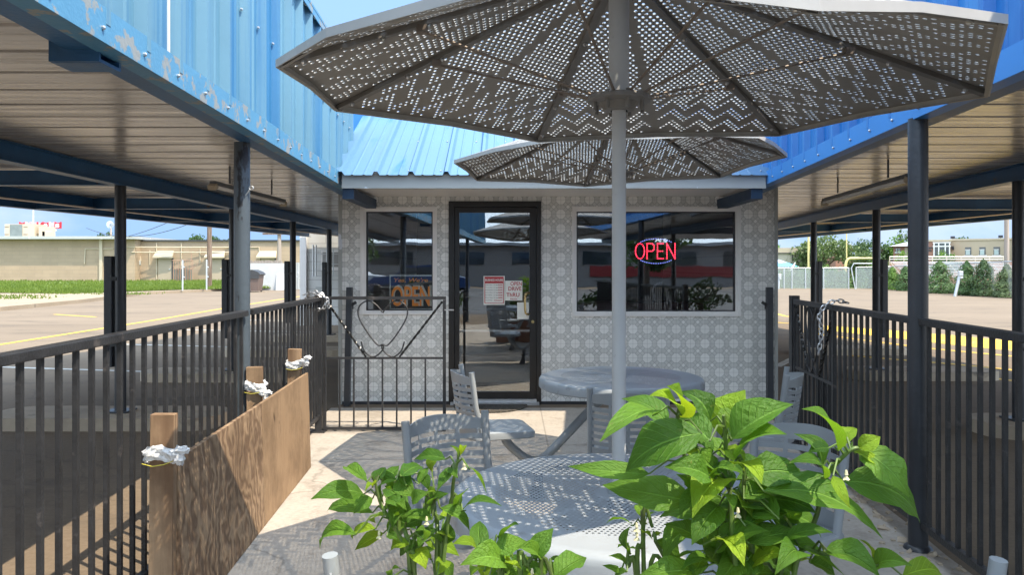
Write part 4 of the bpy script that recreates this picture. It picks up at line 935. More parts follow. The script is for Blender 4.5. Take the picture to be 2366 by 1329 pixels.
def seat_proto(t):                      # seat out along +x
    b = MB(); pts = []; w, d, r = .20, .19, .05; x0 = .78
    for cx_, cy_, a0 in ((x0+d-r, w-r, 0), (x0-d+r, w*.92-r, 90), (x0-d+r, -w*.92+r, 180), (x0+d-r, -w+r, 270)):
        for k in range(6): a = R(a0+k*18); pts.append((cx_+r*math.cos(a), cy_+r*math.sin(a)))
    n = len(pts); cx_, cy_ = x0, 0
    rings = [(.93, .452), (1.0, .447), (1.01, .437), (1.01, .410), (.98, .405)]
    vs = [(cx_+(p[0]-cx_)*s, cy_+(p[1]-cy_)*s, z-(.012*(1-((p[1])/w)**2) if z > .44 else 0)) for s, z in rings for p in pts]
    fs = [(j*n+i, j*n+(i+1) % n, (j+1)*n+(i+1) % n, (j+1)*n+i) for j in range(len(rings)-1) for i in range(n)]
    b.add(vs, fs); b.add([(cx_+(p[0]-cx_)*.93, cy_+(p[1]-cy_)*.93, .452-.012*(1-(p[1]/w)**2)) for p in pts]+[(cx_, cy_, .438)], [(i, (i+1) % n, n) for i in range(n)])
    s = b.build('seat', M['chair'], t, True)
    b = MB()                            # curved slatted back
    def bp_(y, z): return Vector((.985+.055*(z-.45)/.40-.10*(y/.2)**2+.03, y, z))
    def slat(z0, z1, y0=-.178, y1=.178, n=12, crown=.0):
        base = len(b.v); 
        for k in range(n+1):
            y = y0+(y1-y0)*k/n; cr = crown*(1-(y/.178)**2)
            for z, o in ((z0, 0), (z1+cr, 0), (z1+cr, .006), (z0, .006)): b.v.append(tuple(bp_(y, z)+Vector((o, 0, 0))))
        for k in range(n):
            for q in range(4): b.face((base+k*4+q, base+k*4+(q+1) % 4, base+k*4+4+(q+1) % 4, base+k*4+4+q))
        b.face((base, base+1, base+2, base+3)); b.face(tuple(base+n*4+q for q in range(4)))
    slat(.725, .768, crown=.022); slat(.40, .50)
    z = .513
    while z < .70:
        slat(z, z+.020)
        z += .0345
    for yy in (-.09, .0, .09):
        slat(.50, .725, yy-.007, yy+.007, 1)
    for sg in (-1, 1):
        b.tube([bp_(sg*.185, .40)+Vector((-.02, 0, 0)), bp_(sg*.185, .60), bp_(sg*.188, .80)], [.016, .0165, .017], 10)
    for sg in (-1, 1): b.bar((x0+.10, sg*.15, .42), bp_(sg*.178, .43), .03, .03)
    b.build('backrest', M['chair'], s, True)
    b = MB(); b.tube(arcpts([(.10, 0, .60), (.22, 0, .50), (.46, 0, .27), (.54, 0, .225), (.62, 0, .25), (.72, 0, .34), (.75, 0, .41)], 5), .027, 12); b.box((.75, 0, .402), (.14, .16, .012)); b.build('seat_arm', M['chair'], s, True)
    b = MB(); b.tube([(.52, 0, .235), (.53, 0, .10), (.54, 0, .02), (.54, 0, 0)], [.024, .027, .045, .06], 12); b.build('foot', M['binlid'], s, True)
    return s
make_table('front round perforated metal table shaded by the near umbrella', NC, (127, 38, 236, 302))
make_table('back round perforated metal table near the tiled wall', FC, (193, -96, -20))
# ---------------------------------------------------------------- pepper plants
def leaf(mb, base, tip, width, up, fold=.30, droop=.14, rg=random, N=9):
    ax = tip-base; L = ax.length; a = ax.normalized(); sd = a.cross(up)
    if sd.length < .05: sd = a.cross(Vector((1, 0, .2)))
    sd.normalize(); nr = sd.cross(a).normalized(); b0 = len(mb.v); kid = b0//50+1; wav = rg.uniform(0, 6.28); amp = rg.uniform(.04, .20); bend = rg.uniform(-.10, .10)
    cols = (-1, -.55, 0, .55, 1)
    for i in range(N+1):
        t = i/N; pr = math.sin(math.pi*t**.74)**.92*(1-.10*t) if 0 < t < 1 else 0
        if t > .8: pr *= 1-.35*((t-.8)/.2)**.8*.6
        cen = base+ax*t+nr*(L*droop*4*t*(1-t))+sd*(L*bend*4*t*(1-t)); w = width/2*max(pr, .02)
        for s in cols:
            off = abs(s)*w*fold+(math.sin(t*13+wav+s*2)*amp*w if abs(s) == 1 else 0)-(w*.10 if abs(s) == .55 else 0)*-1*.4
            mb.uv[len(mb.v)] = (s*.48+.5+kid, t); mb.v.append(tuple(cen+sd*s*w+nr*off))
    for i in range(N):
        for j in range(4): mb.face((b0+i*5+j, b0+i*5+j+1, b0+(i+1)*5+j+1, b0+(i+1)*5+j))
def plant(label, root, stems, leaves, conv, depth, young, seed, pot, flowers=(), rnd_n=0, rnd_box=None, jit=.06):
    rg = random.Random(seed); t = thing('pepper_plant', label, 'plant', (root[0], root[1], 0), 0, 'pepper plants in pots'); inv = Vector((-root[0], -root[1], 0))
    pts = []; b = MB(); top = Vector((root[0], root[1], pot))
    for st in stems:
        P = [W(*conv(x, y), depth+dz) for x, y, dz in st]
        if not (st[0][2] == 9): P = [top]+P
        P = arcpts(P, 6); n = len(P); b.tube(P, [.0040*(1-.6*i/n)+.0010 for i in range(n)], 7); pts += P
    lv = MB(); yg = MB()
    def put(base, tip, w, yng):
        up = Vector((rg.gauss(0, .25), -.55+rg.gauss(0, .25), .85))
        near = min(pts, key=lambda p: (p-base).length); m_ = near.lerp(base, .5)+Vector((0, 0, .012))
        if (near-base).length > .004: b.tube([near, m_, base], [.0022, .0018, .0014], 5)
        b.tube([base, base.lerp(tip, .1)], [.0015, .001], 5)
        leaf(yg if yng else lv, base, tip, w, up, rg.uniform(.18, .55), rg.uniform(.05, .22), rg)
    for q in leaves:
        x0, y0, x1, y1, w = q[:5]; d0 = depth+rg.uniform(-jit, jit)*.5; d1 = d0+rg.uniform(-jit, jit)
        p0, p1 = conv(x0, y0), conv(x1, y1); put(W(*p0, d0), W(*p1, d1), w*conv.k*d0/FPX*(1.08 if seed == 21 else 1.25), len(q) > 5)
    for i in range(rnd_n):
        x0, y0 = rg.uniform(rnd_box[0], rnd_box[2]), rg.uniform(rnd_box[1], rnd_box[3]); d0 = depth+rg.uniform(-.02, .16); a = rg.random()*6.28; L = rg.uniform(60, 150)*(1 if seed == 21 else .62)
        put(W(x0, y0, d0), W(x0+L*math.cos(a), y0+abs(L*math.sin(a))*.7*(1 if rg.random() < .7 else -1), d0+rg.uniform(-.08, .08)), L*.5*d0/FPX, rg.random() < .2)
    b.build('stems', M['stem'], t, True, inv)
    o = lv.build('foliage', M['pepper'], t, True, inv)
    if yg.v: yg.build('young_foliage', M['pepperyoung'], t, True, inv)
    for (x, y) in flowers:
        c = W(*conv(x, y), depth-.015); fb = MB()
        for k in range(5):
            a = k*1.257; dv = Vector((.006*math.cos(a), .006*math.sin(a)*.6, -.008)); fb.add([c, c+dv*.6+Vector((.004*math.sin(a), 0, -.002)), c+dv, c+dv*.6-Vector((.004*math.sin(a), 0, .002))], [(0, 1, 2), (0, 2, 3)])
        fb.tube([c+Vector((0, 0, .007)), c], [.0015, .003], 6); fb.build('flower', M['flower'], t, False, inv)
    pb = MB(); pb.lathe([(.001, 0), (.12, 0), (.15, pot-.05), (.165, pot-.05), (.168, pot), (.150, pot), (.146, pot-.04)], (0, 0, .008), 24); po = pb.build('pot', M['clay'], t, True)
    sb = MB(); sb.lathe([(.146, pot-.035), (.07, pot-.025), (.001, pot-.022)], (0, 0, .008), 16); sb.build('soil', M['soil'], po, True)
    return t
def cv(k, ox, oy):
    f = lambda x, y: (ox+x*k, oy+y*k)
    f.k = k; return f
c1 = cv(1.0, 0, 0)
RL = [(1622, 1003, 1446, 1090, 112), (1520, 955, 1386, 1022, 78), (1545, 985, 1436, 922, 62), (1570, 965, 1540, 893, 70, 1), (1575, 960, 1500, 915, 45, 1), (1640, 975, 1570, 905, 62), (1690, 1015, 1833, 935, 100), (1668, 1010, 1722, 902, 105, 1), (1700, 1062, 1818, 1005, 100), (1690, 1020, 1700, 910, 70, 1),
      (1500, 1096, 1312, 1078, 50), (1602, 1160, 1392, 1122, 92), (1640, 1105, 1535, 1080, 66), (1685, 1110, 1600, 1198, 90, 1), (1655, 1095, 1600, 1030, 60), (1725, 1105, 1865, 1112, 84), (1905, 1107, 1818, 1072, 44), (1765, 1136, 2040, 1247, 108), (1948, 1112, 2126, 1211, 98), (1985, 1040, 2100, 1150, 88), (1970, 1043, 2045, 1112, 28, 1),
      (1898, 1082, 1834, 1003, 46), (1936, 1042, 1852, 946, 58), (1915, 1036, 1868, 1045, 40), (1953, 1028, 1980, 991, 36, 1), (1983, 1036, 2034, 1010, 40, 1), (1948, 1020, 1935, 1000, 24, 1), (1925, 1100, 1964, 1176, 30, 1), (1715, 1226, 1952, 1332, 84), (1722, 1216, 1820, 1186, 54), (1815, 1246, 1925, 1232, 36), (1905, 1276, 2035, 1338, 72), (1908, 1270, 2002, 1294, 44), (2016, 1306, 1984, 1248, 30, 1), (2018, 1318, 2108, 1309, 52), (2085, 1332, 2175, 1330, 56, 1),
      (1725, 1238, 1835, 1335, 88), (1690, 1130, 1636, 1062, 56), (1690, 1075, 1760, 1120, 60, 1), (1660, 1040, 1720, 1090, 60, 1), (1640, 1020, 1560, 965, 70), (1700, 1165, 1760, 1205, 70), (1680, 1190, 1625, 1240, 70), (1690, 1230, 1640, 1300, 80), (1740, 1280, 1690, 1335, 80), (1800, 1200, 1730, 1170, 70), (1720, 1150, 1800, 1165, 66), (1660, 1250, 1720, 1310, 60, 1), (1850, 1290, 1790, 1330, 60), (1870, 1300, 1930, 1335, 60)]
plant('tallest leafy pepper plant in front of the round table, on the right', (.40, 1.18), [[(1700, 1320, 0), (1690, 1180, 0), (1680, 1060, .02), (1672, 960, .0)], [(1715, 1300, .02), (1640, 1190, .03), (1590, 1090, .03), (1565, 960, 0)], [(1740, 1330, .03), (1720, 1200, .02), (1720, 1080, .0)], [(1800, 1340, .05), (1880, 1210, .05), (1905, 1110, .03), (1960, 1045, 0), (1985, 1035, 0)], [(1830, 1350, 0), (1905, 1280, 0), (2015, 1310, -.02)], [(1690, 1350, .05), (1610, 1160, .05)]],
      RL, c1, 1.15, M['pepper'], 21, .42, [(1705, 1185), (1955, 1098)], 70, (1590, 1040, 1800, 1340), .08)
c2 = cv(1/3.098, 700, 900)
LL = [(435, 752, 55, 790, 135), (460, 660, 315, 562, 88), (600, 685, 690, 548, 108), (525, 670, 592, 560, 76), (700, 625, 862, 560, 108), (670, 640, 802, 772, 120), (500, 782, 362, 892, 108), (500, 885, 172, 880, 110), (604, 790, 728, 862, 92), (780, 800, 905, 738, 88), (1020, 502, 792, 510, 96), (1092, 560, 958, 735, 96), (1180, 558, 1314, 748, 46), (1110, 482, 1048, 402, 40, 1), (1120, 482, 1142, 445, 44, 1), (1140, 872, 1425, 838, 90), (1125, 862, 1190, 708, 78), (982, 850, 1194, 1022, 104), (520, 1000, 358, 1072, 84, 1), (382, 1040, 122, 1148, 112), (850, 930, 718, 992, 92), (990, 1100, 832, 1090, 96), (960, 1030, 1068, 1062, 66, 1), (765, 1110, 628, 1162, 84, 1), (788, 1152, 880, 1292, 120, 1), (600, 1052, 682, 1082, 62), (960, 1330, 1048, 1250, 90, 1), (640, 1345, 700, 1285, 60), (500, 700, 440, 740, 50, 1), (560, 650, 500, 590, 60), (640, 720, 600, 690, 60), (740, 690, 690, 620, 80), (830, 680, 900, 560, 60), (880, 760, 960, 740, 50, 1), (920, 830, 1030, 760, 80), (700, 820, 640, 1000, 90), (580, 900, 520, 960, 60, 1), (740, 960, 690, 870, 60), (860, 1080, 800, 1020, 60), (1060, 560, 1110, 640, 70)]
plant('low pepper plant with small leaves beside the plywood, on the left', (-.17, 1.42), [[(800, 1340, 0), (745, 1160, 0), (650, 980, 0), (560, 830, 0), (520, 680, 0)], [(800, 1340, 0), (780, 1150, .03), (840, 960, .03), (900, 800, .02)], [(985, 1260, .04), (980, 1100, .04), (1050, 900, .03), (1080, 640, 0), (1110, 500, 0)], [(760, 1200, 0), (690, 1020, .03), (700, 760, .03), (690, 640, 0)], [(960, 1150, .04), (930, 880, .03), (940, 800, 0)], [(1040, 920, .03), (1130, 870, 0)]],
      LL, c2, 1.38, M['pepper'], 22, .38, [(545, 1040), (1155, 545), (885, 940)], 26, (880, 1090, 1040, 1300), .08)
ML = [(1280, 1182, 1268, 945, 118), (1255, 1165, 1068, 1112, 104, 1), (1450, 1252, 1125, 1262, 180), (1375, 1165, 1605, 1095, 140), (1408, 1075, 1545, 972, 76), (1640, 1205, 1792, 995, 132), (1690, 1200, 1530, 1135, 110), (1318, 1155, 1372, 1058, 46), (1700, 1240, 1800, 1308, 92), (1565, 1295, 1440, 1240, 66, 1), (1800, 1345, 2030, 1208, 170), (1500, 1200, 1470, 1160, 40, 1), (1580, 1260, 1640, 1200, 60, 1), (1300, 1300, 1200, 1340, 100), (1480, 1320, 1340, 1345, 100), (1620, 1300, 1700, 1350, 90)]
plant('bushy pepper plant at the bottom edge before the round table', (.07, 1.12), [[(1420, 1360, 0), (1340, 1230, 0), (1270, 1170, 0)], [(1560, 1380, 0), (1600, 1260, 0), (1650, 1200, 0)], [(1450, 1370, .02), (1420, 1200, .02), (1390, 1110, .02)], [(1700, 1400, 0), (1790, 1350, 0)]], ML, c2, 1.10, M['pepper'], 23, .42, [(1640, 1320)], 14, (1110, 1270, 1300, 1335), .06)
c3 = cv(1/2.718, 1250, 840)
SLf = [(580, 1022, 410, 1005, 50), (628, 965, 600, 890, 72), (658, 1012, 722, 935, 66), (545, 1175, 560, 1025, 74), (715, 1112, 864, 1285, 92), (640, 1075, 700, 1110, 42, 1), (552, 1285, 422, 1212, 62), (500, 1312, 384, 1270, 40), (560, 1200, 612, 1176, 26), (700, 1090, 760, 1065, 26, 1), (790, 1320, 905, 1300, 50, 1), (545, 1180, 480, 1160, 50), (540, 1310, 460, 1345, 60), (760, 1250, 800, 1310, 50)]
plant('slim young pepper plant rising before the table rim', (.245, 1.31), [[(606, 1340, 0), (635, 1150, 0), (645, 1080, 0), (632, 975, 0)], [(600, 1360, 0), (545, 1280, 0), (548, 1180, 0)], [(640, 1060, 0), (700, 1030, 0)], [(680, 1360, 0), (780, 1260, 0), (715, 1115, 0)]], SLf, c3, 1.28, M['pepper'], 24, .40, [(600, 1030), (602, 1085)], 0, None, .05)
# ---------------------------------------------------------------- trees and shrubs
def crown(b, c, rad, n, size, seed, clumps=14, taper=0.0):
    rg = random.Random(seed); c = Vector(c); cl = []
    for i in range(clumps):
        while True:
            v = Vector((rg.uniform(-1, 1), rg.uniform(-1, 1), rg.uniform(-1, 1)))
            if .25 < v.length < 1: break
        if taper: k = 1-taper*(v.z*.5+.5); v.x *= k; v.y *= k
        cl.append((v, rg.uniform(.22, .42)*(1-.5*taper*(v.z*.5+.5))))
    for i in range(n):
        v, r = rg.choice(cl); d = Vector((rg.gauss(0, 1), rg.gauss(0, 1), rg.gauss(0, 1))).normalized()*r*rg.random()**.4; p = v*.80+d
        p = c+Vector((p.x*rad[0], p.y*rad[1], p.z*rad[2])); q = Vector((rg.gauss(0, 1), rg.gauss(0, 1), rg.gauss(0, 1)+.5)).normalized(); e = q.orthogonal().normalized(); f = q.cross(e); s = size*rg.uniform(.6, 1.3)
        b.add([p-e*s*.5, p+f*s*.28, p+e*s*.5, p-f*s*.28], [(0, 1, 2, 3)])
def cone_crown(b, h, rx, n, size, seed):
    rg = random.Random(seed)
    for i in range(n):
        t = rg.random()**1.35; r = rx*(1-t)**.62*(1 if t > .12 else .75+2*t)*(1+.16*math.sin(t*19+seed)); a = rg.random()*6.283; q = r*rg.uniform(.55, 1.06)*(1+.14*math.sin(3*a+t*9+seed))
        p = Vector((q*math.cos(a), q*math.sin(a), .04+t*h*.97)); d = Vector((math.cos(a), math.sin(a), .5+rg.gauss(0, .6))).normalized(); e = d.orthogonal().normalized(); e = Matrix.Rotation(rg.random()*6.28, 3, d) @ e; f = d.cross(e); s = size*rg.uniform(.6, 1.4)
        b.add([p-e*s*.5, p+f*s*.3, p+e*s*.5, p-f*s*.3], [(0, 1, 2, 3)])
def tree(label, x, y, h, rx, rz, mat, seed, n=1700, size=.30, group='trees behind the lots', name='tree', z0=0, taper=0, clumps=16, trunk=True):
    t = thing(name, label, 'tree' if 'tree' in name else 'shrub', (x, y, z0), 0, group); b = MB(); (cone_crown(b, h, rx, n, size, seed) if taper else crown(b, (0, 0, h-rz), (rx*1.12, rx*.9, rz*1.08), n, size, seed, clumps)); b.build('crown', M[mat], t)
    rg = random.Random(seed); b = MB(); zt = h-rz; tr = max(.04, rx*.07); b.tube([(0, 0, 0), (.03*rx, 0, zt*.5), (0, .02*rx, zt)], [tr*1.3, tr, tr*.8], 8)
    for i in range(5):
        a = rg.random()*6.28; b.tube([(0, 0, zt*.75), (rx*.35*math.cos(a), rx*.3*math.sin(a), zt+rz*.2), (rx*.6*math.cos(a), rx*.5*math.sin(a), zt+rz*.45)], [tr*.6, tr*.35, tr*.15], 6)
    b.build('trunk', M['bark'], t, True); return t
def hz(py, d): return EYE-(py-HZP)/FPX*d
def ppx(px, d): return (px-CXP)/FPX*d
# right side, beyond the playing field
tree('broad grey-green tree behind the windscreen fence', ppx(1905, 82), 82, hz(549, 82), 3.4, 2.9, 'tree_a', 31, 5200, .36)
tree('round grey-green tree at the edge of the stone building', ppx(1868, 86), 86, hz(556, 86), 2.6, 2.4, 'tree_a', 32, 1800, .34)
tree('dark tree between the gable roof and the goal post', ppx(1985, 95), 95, hz(553, 95), 2.4, 2.8, 'tree_b', 33, 2000, .36)
tree('dark leafy tree behind the yellow goal crossbar', ppx(2015, 92), 92, hz(550, 92), 2.2, 2.6, 'tree_b', 34, 1800, .36)
tree('olive tree below the goal crossbar', ppx(1990, 84), 84, hz(575, 84), 3.0, 1.9, 'tree_a', 35, 2200, .3)
tree('tall green tree behind the middle right post', ppx(2062, 104), 104, hz(533, 104), 3.4, 4.2, 'tree_c', 36, 3000, .42)
tree('tall dark-green tree rising over the grey hip roof', ppx(2096, 110), 110, hz(539, 110), 2.8, 3.6, 'tree_b', 37, 2400, .42)
tree('bright green bushy tree left of the hip-roofed house', ppx(2064, 72), 72, hz(580, 72), 1.9, 1.7, 'tree_c', 38, 2000, .26)
tree('dark tree top showing over the tan building', ppx(2246, 100), 100, hz(545, 100), 3.0, 2.0, 'tree_b', 39, 1600, .38)
tree('small tree by the glazed entrance of the tan building', ppx(2182, 68), 68, hz(580, 68), 1.0, 1.0, 'tree_c', 40, 900, .2)
tree('low bush below the glazed entrance', ppx(2185, 62), 62, hz(590, 62), 1.6, .8, 'tree_d', 60, 900, .2, name='bush', group='bushes at the field')
tree('yellow-green tree top at the left end of the stone building', ppx(1784, 96), 96, hz(562, 96), 1.2, 1.0, 'tree_c', 41, 700, .3)
for i, (px, d, top, rx, mt) in enumerate(((1802, 52, 626, .75, 'tree_d'), (1822, 52, 628, .7, 'tree_d'), (1846, 52, 624, .8, 'tree_d'), (1872, 52, 628, .7, 'tree_d'), (1898, 52, 622, .85, 'tree_d'), (1924, 52, 626, .8, 'tree_b'), (1948, 52, 624, .75, 'tree_d'), (1988, 52, 616, .8, 'tree_d'), (2020, 50, 622, .55, 'tree_b'), (2062, 47, 618, .7, 'tree_c'), (2092, 45, 616, .75, 'tree_d'))):
    tree('leafy shrub behind the green windscreen fence', ppx(px, d), d, hz(top, d), rx, hz(top, d)*.5, mt, 100+i, 1500, .13, 'shrubs along the field fence', 'shrub', 0, .35, 10)
for i, (px, d, top, rx, lb, mt) in enumerate(((2172, 40.5, 603, .98, 'pointed evergreen right of the round right post', 'tree_d'), (2234, 37.6, 603, .72, 'pointed evergreen with brown lower branches by the leaning meter post', 'tree_d'), (2273, 36.6, 599, .86, 'pointed dark evergreen between the two fence posts', 'tree_b'), (2326, 35.0, 611, .70, 'speckled evergreen in front of the grey utility pole', 'tree_a'))):
    h = hz(top, d); tree(lb, ppx(px, d), d, h, rx, h*.5, mt, 130+i, 2600, .11, 'pointed evergreens along the fence', 'evergreen_shrub', 0, .62, 34)
for i, (px, w, h) in enumerate(((1800, .9, .0), (1846, 1.1, .3), (1885, .9, .1), (1905, .8, .5), (1932, 1.0, .4))):
    tree('bright shrub tops showing over the windscreen fence', ppx(px, 56), 56, hz(612-8*h, 56), w, .9, 'tree_c', 150+i, 600, .16, 'bright shrubs over the fence', 'shrub', 0, 0, 10)
# chain-link fence with windscreen
def fence_run(label, p0, p1, z0, z1, posts, scr, name='chain_link_fence'):
    t = thing(name, label, 'fence', (p0[0], p0[1], 0)); P0, P1 = Vector((0, 0, 0)), Vector((p1[0]-p0[0], p1[1]-p0[1], 0))
    b = MB(); b.add([P0+Vector((0, 0, .03)), P1+Vector((0, 0, .03)), P1+Vector((0, 0, z1)), P0+Vector((0, 0, z0))], [(0, 1, 2, 3)]); b.build('wire_mesh', M['chainlink'], t)
    if scr: b = MB(); d = Vector((0, .03, 0)); b.add([P0+d+Vector((0, 0, .04)), P1+d+Vector((0, 0, .04)), P1+d+Vector((0, 0, z1-.05)), P0+d+Vector((0, 0, z0-.05))], [(0, 1, 2, 3)]); b.build('windscreen', M['screen'], t)
    b = MB(); b.tube([P0+Vector((0, 0, z0)), P1+Vector((0, 0, z1))], .03, 6); b.build('top_rail', M['galv'], t)
    for s in posts: q = P0.lerp(P1, s); b = MB(); b.tube([q, q+Vector((0, 0, z0+(z1-z0)*s+.03))], .038, 8); b.build('fence_post', M['galv'], t, True)
A, B_, D_ = (ppx(1700, 49.5), 49.5), (ppx(1961, 49), 49), (24.3, 48.6)
fence_run('chain-link fence with green windscreen across the far lot', A, B_, hz(620, 49.5), hz(619, 49), [.43, .5, .62, .78, 1.0], True)
fence_run('chain-link gate section between two taller posts', (ppx(1978, 49), 49), D_, hz(618, 49), hz(616, 48.6), [0, 1], True)
fence_run('plain chain-link fence running along the kerb on the right', D_, (22.45, 32.6), hz(616, 48.6), hz(602, 32.6), [.18, .42, .73, .9, 1.0], False)
b = MB(); zt = hz(609, 48.8); x0, x1 = ppx(1967, 49), ppx(2040, 49); b.tube([(x0+.25, 49, 0), (x0, 49, zt-.3), (x0+.15, 49, zt), (x1, 49, zt)], .035, 8); tag(b.build('gate_frame_pipe', M['galv'], None, True), 'bent silver gate pipe standing above the windscreen fence', 'gate')
def meter(px, py, top, d, lean, label):
    t = thing('meter_post', label, 'post', (ppx(px, d), d, 0)); h = hz(top, d); b = MB(); b.tube([(-lean, 0, 0), (0, 0, h-.25)], .07, 8); b.build('pipe', M['galv'], t, True); b = MB(); b.box((.02, -.05, h-.15), (.20, .14, .24), None, .02); b.box((.05, -.05, h-.34), (.14, .12, .10), None, .02); b.build('meter_box', M['galv'], t)
meter(2217, 690, 625, 36.2, .22, 'leaning grey meter post among the pointed evergreens'); meter(1800, 668, 632, 48.8, .03, 'short pale meter post before the windscreen fence')
# goal post
t = thing('goal_post', 'yellow gooseneck football goal post beyond the fence', 'goal post', (ppx(1953, 70), 70, 0)); zc = hz(597, 70); x1 = ppx(1959, 73)-ppx(1953, 70); x2 = ppx(2021, 70)-ppx(1953, 70)
b = MB(); b.tube(arcpts([(0, 0, 0), (0, 0, zc-1.0), (.06, 0, zc-.45), (.3, 0, zc-.05), (.9, 0, zc), (1.2, 0, zc)], 5), .12, 10); b.tube([(1.2, 0, zc), (x2, 0, zc)], .09, 10); b.build('gooseneck', M['goal'], t, True)
for x in (.12, x2):
    b = MB(); b.tube([(x, 0, zc), (x, 0, zc+6)], .055, 8); b.build('upright', M['goal'], t, True)
t = tag((lambda b: (b.tube([(0, 0, 0), (0, 0, 9)], .10, 8), b.build('yellow_pole', M['goal'], None, True, (ppx(1868, 72), 72, 0)))[1])(MB()), 'single yellow pole beside the farthest right canopy post', 'pole')
# buildings on the right
class Face:                             # a front wall turned square to the line of sight to it
    def __init__(s, px0, px1, d):
        xc = ppx((px0+px1)/2, d); s.xc, s.d, s.th = xc, d, math.atan2(xc, d)
    def __call__(s, px): k = (px-CXP)/FPX; return (k*s.d-s.xc)/(math.cos(s.th)+k*math.sin(s.th))
    def z(s, px, py): return hz(py, s.d-math.sin(s.th)*s(px))
def box_building(name, label, px0, px1, d, ptop, mat, depth=12, roofm='beige'):
    f = Face(px0, px1, d); t = thing(name, label, 'building', (f.xc, d, 0), -f.th); b = MB(); w0, w1 = f(px0), f(px1); h = hz(ptop, d); b.box2((w0, 0, 0), (w1, depth, h)); b.build('wall', M[mat], t); b = MB(); b.box2((w0-.1, -.1, h), (w1+.1, depth+.1, h+.18)); b.build('roof', M[roofm], t); return t, w0, w1, h, f
def hung_window(t, cx, w, z0, z1):
    b = MB(); b.box2((cx-w/2-.06, -.05, z0-.1), (cx+w/2+.06, -.005, z0)); b.box2((cx-w/2, -.03, z0), (cx+w/2, -.002, z1)); wf = b.build('window', M['glassdark'], t)
    b = MB(); b.box2((cx-w/2+.06, -.045, z0+.03), (cx+w/2-.12, -.031, z0+(z1-z0)*.62)); b.build('blind', M['shade'], wf); b = MB(); b.box2((cx-w/2, -.05, z0+(z1-z0)*.64), (cx+w/2-.1, -.031, z0+(z1-z0)*.72)); b.build('sash', M['white'], wf); b = MB(); b.box2((cx-w/2-.1, -.07, z0-.14), (cx+w/2+.1, -.051, z0-.02)); b.build('sill', M['white'], wf)
t, x0, x1, h, f = box_building('school_building', 'tan flat-roofed building with three small windows', 2196, 2420, 76, 554.5, 'tanwall')
for px in (2237, 2270, 2303): hung_window(t, f(px), .55, hz(589, 76), hz(570.5, 76))
for px in (2201, 2312):
    b = MB(); b.box((f(px), .3, h+.35), (.4, .3, .25)); b.tube([(f(px), .3, h+.1), (f(px), .3, h+.3)], .05, 6); b.build('floodlight', M['ink'], t)
b = MB(); b.box((f(2201), -.1, hz(571, 76)), (.25, .2, .3)); b.box((f(2202), -.1, hz(574, 76)), (.2, .2, .2)); b.build('wall_lamp', M['ink'], t)
t, x0, x1, h, f = box_building('entrance_building', 'brick building with a glazed entrance beside the tan building', 2118, 2196, 77, 558, 'brick'); o_ = (x0+x1)/2
b = MB(); b.box2((f(2158), -.08, hz(600, 77)), (f(2194), -.01, hz(561, 77))); g_ = b.build('glazed_entrance', M['glassdark'], t); b = MB()
for px in (2158, 2169, 2184, 2194): b.box((f(px), -.12, hz(580, 77)), (.10, .07, 1.72))
for py in (561, 569.5): b.box((f(2176), -.12, hz(py, 77)), (1.6, .075, .10))
b.build('frame', M['white'], g_)
b = MB(); b.box((f(2149), -.03, hz(573, 77)), (.42, .05, .16)); b.box((f(2148), -.03, hz(579, 77)), (.32, .05, .14)); b.build('wall_sign', M['ink'], t)
t, x0, x1, h, f = box_building('brick_house', 'brick house with a grey hip roof behind the round right post', 2064, 2140, 88, 569, 'brick', 8, 'roofgrey'); o_ = (x0+x1)/2
b = MB(); w = (x1-x0)/2+.5; zt = hz(549, 88)-1.0; b.add([(-w, -.6, h), (w, -.6, h), (w, 8.6, h), (-w, 8.6, h), (-w*.0+1.0, 3, zt+.9), (w-1.5, 3, zt+.9)], [(0, 1, 5, 4), (1, 2, 5), (2, 3, 4, 5), (3, 0, 4), (0, 3, 2, 1)]); b.build('hip_roof', M['roofgrey'], t)
for px in (2072, 2078): hung_window(t, f(px), .24, hz(582, 88), hz(573, 88))
b = MB(); b.box2((f(2090), -.06, hz(592, 88)), (f(2106), -.005, hz(572, 88))); b.build('panel', M['beige'], t)
t, x0, x1, h, f = box_building('stone_building', 'low pale stone building with a slit window behind the blue tent', 1700, 1862, 84, 577, 'tanstone', 10, 'beige'); o_ = (x0+x1)/2
b = MB(); b.box2((x0-.05, -.15, hz(585, 84)), (x1+.05, -.005, hz(573, 84))); b.build('fascia', M['tanwall'], t); b = MB(); b.box2((x0-.05, -.2, hz(586, 84)), (x1+.05, -.151, hz(584.3, 84))); b.build('drip_edge', M['ink'], t)
b = MB(); b.box2((f(1829.5), -.05, hz(603, 84)), (f(1832), -.004, hz(588.5, 84))); b.build('slit_window', M['ink'], t)
t = thing('gable_house', 'brown gabled house with a pale metal roof among the trees', 'house', (ppx(1950, 100), 100, 0)); zp, ze = hz(556, 100), hz(575, 100); b = MB(); b.prism([(-1.1, 0, 0), (1.1, 0, 0), (1.1, 0, ze), (0, 0, zp-.1), (-1.1, 0, ze)], (0, 9, 0)); b.build('wall', M['brick'], t); b = MB()
for s in (-1, 1): b.prism([(0, -.3, zp), (s*1.35, -.3, ze-.2), (s*1.35, -.3, ze-.08), (0, -.3, zp+.14)], (0, 9.6, 0))
b.prism([(0, -.3, zp), (2.4, .2, ze-.4), (2.4, 4, ze-.4), (0, 4, zp)], (0, .1, .1)); b.build('roof', M['roofgrey'], t)
t, x0, x1, h, f = box_building('apartment_building', 'pale two-storey building at the right photo edge', 2352, 2460, 70, 540, 'tanwall', 10, 'roofgrey'); o_ = (x0+x1)/2
b = MB(); b.box2((f(2354), -.05, hz(570, 70)), (f(2375), -.003, hz(555, 70))); b.build('window', M['shade'], t); b = MB(); b.box2((x0-.2, -.25, hz(552, 70)), (x1, -.052, hz(543, 70))); b.build('dark_band', M['ink'], t)
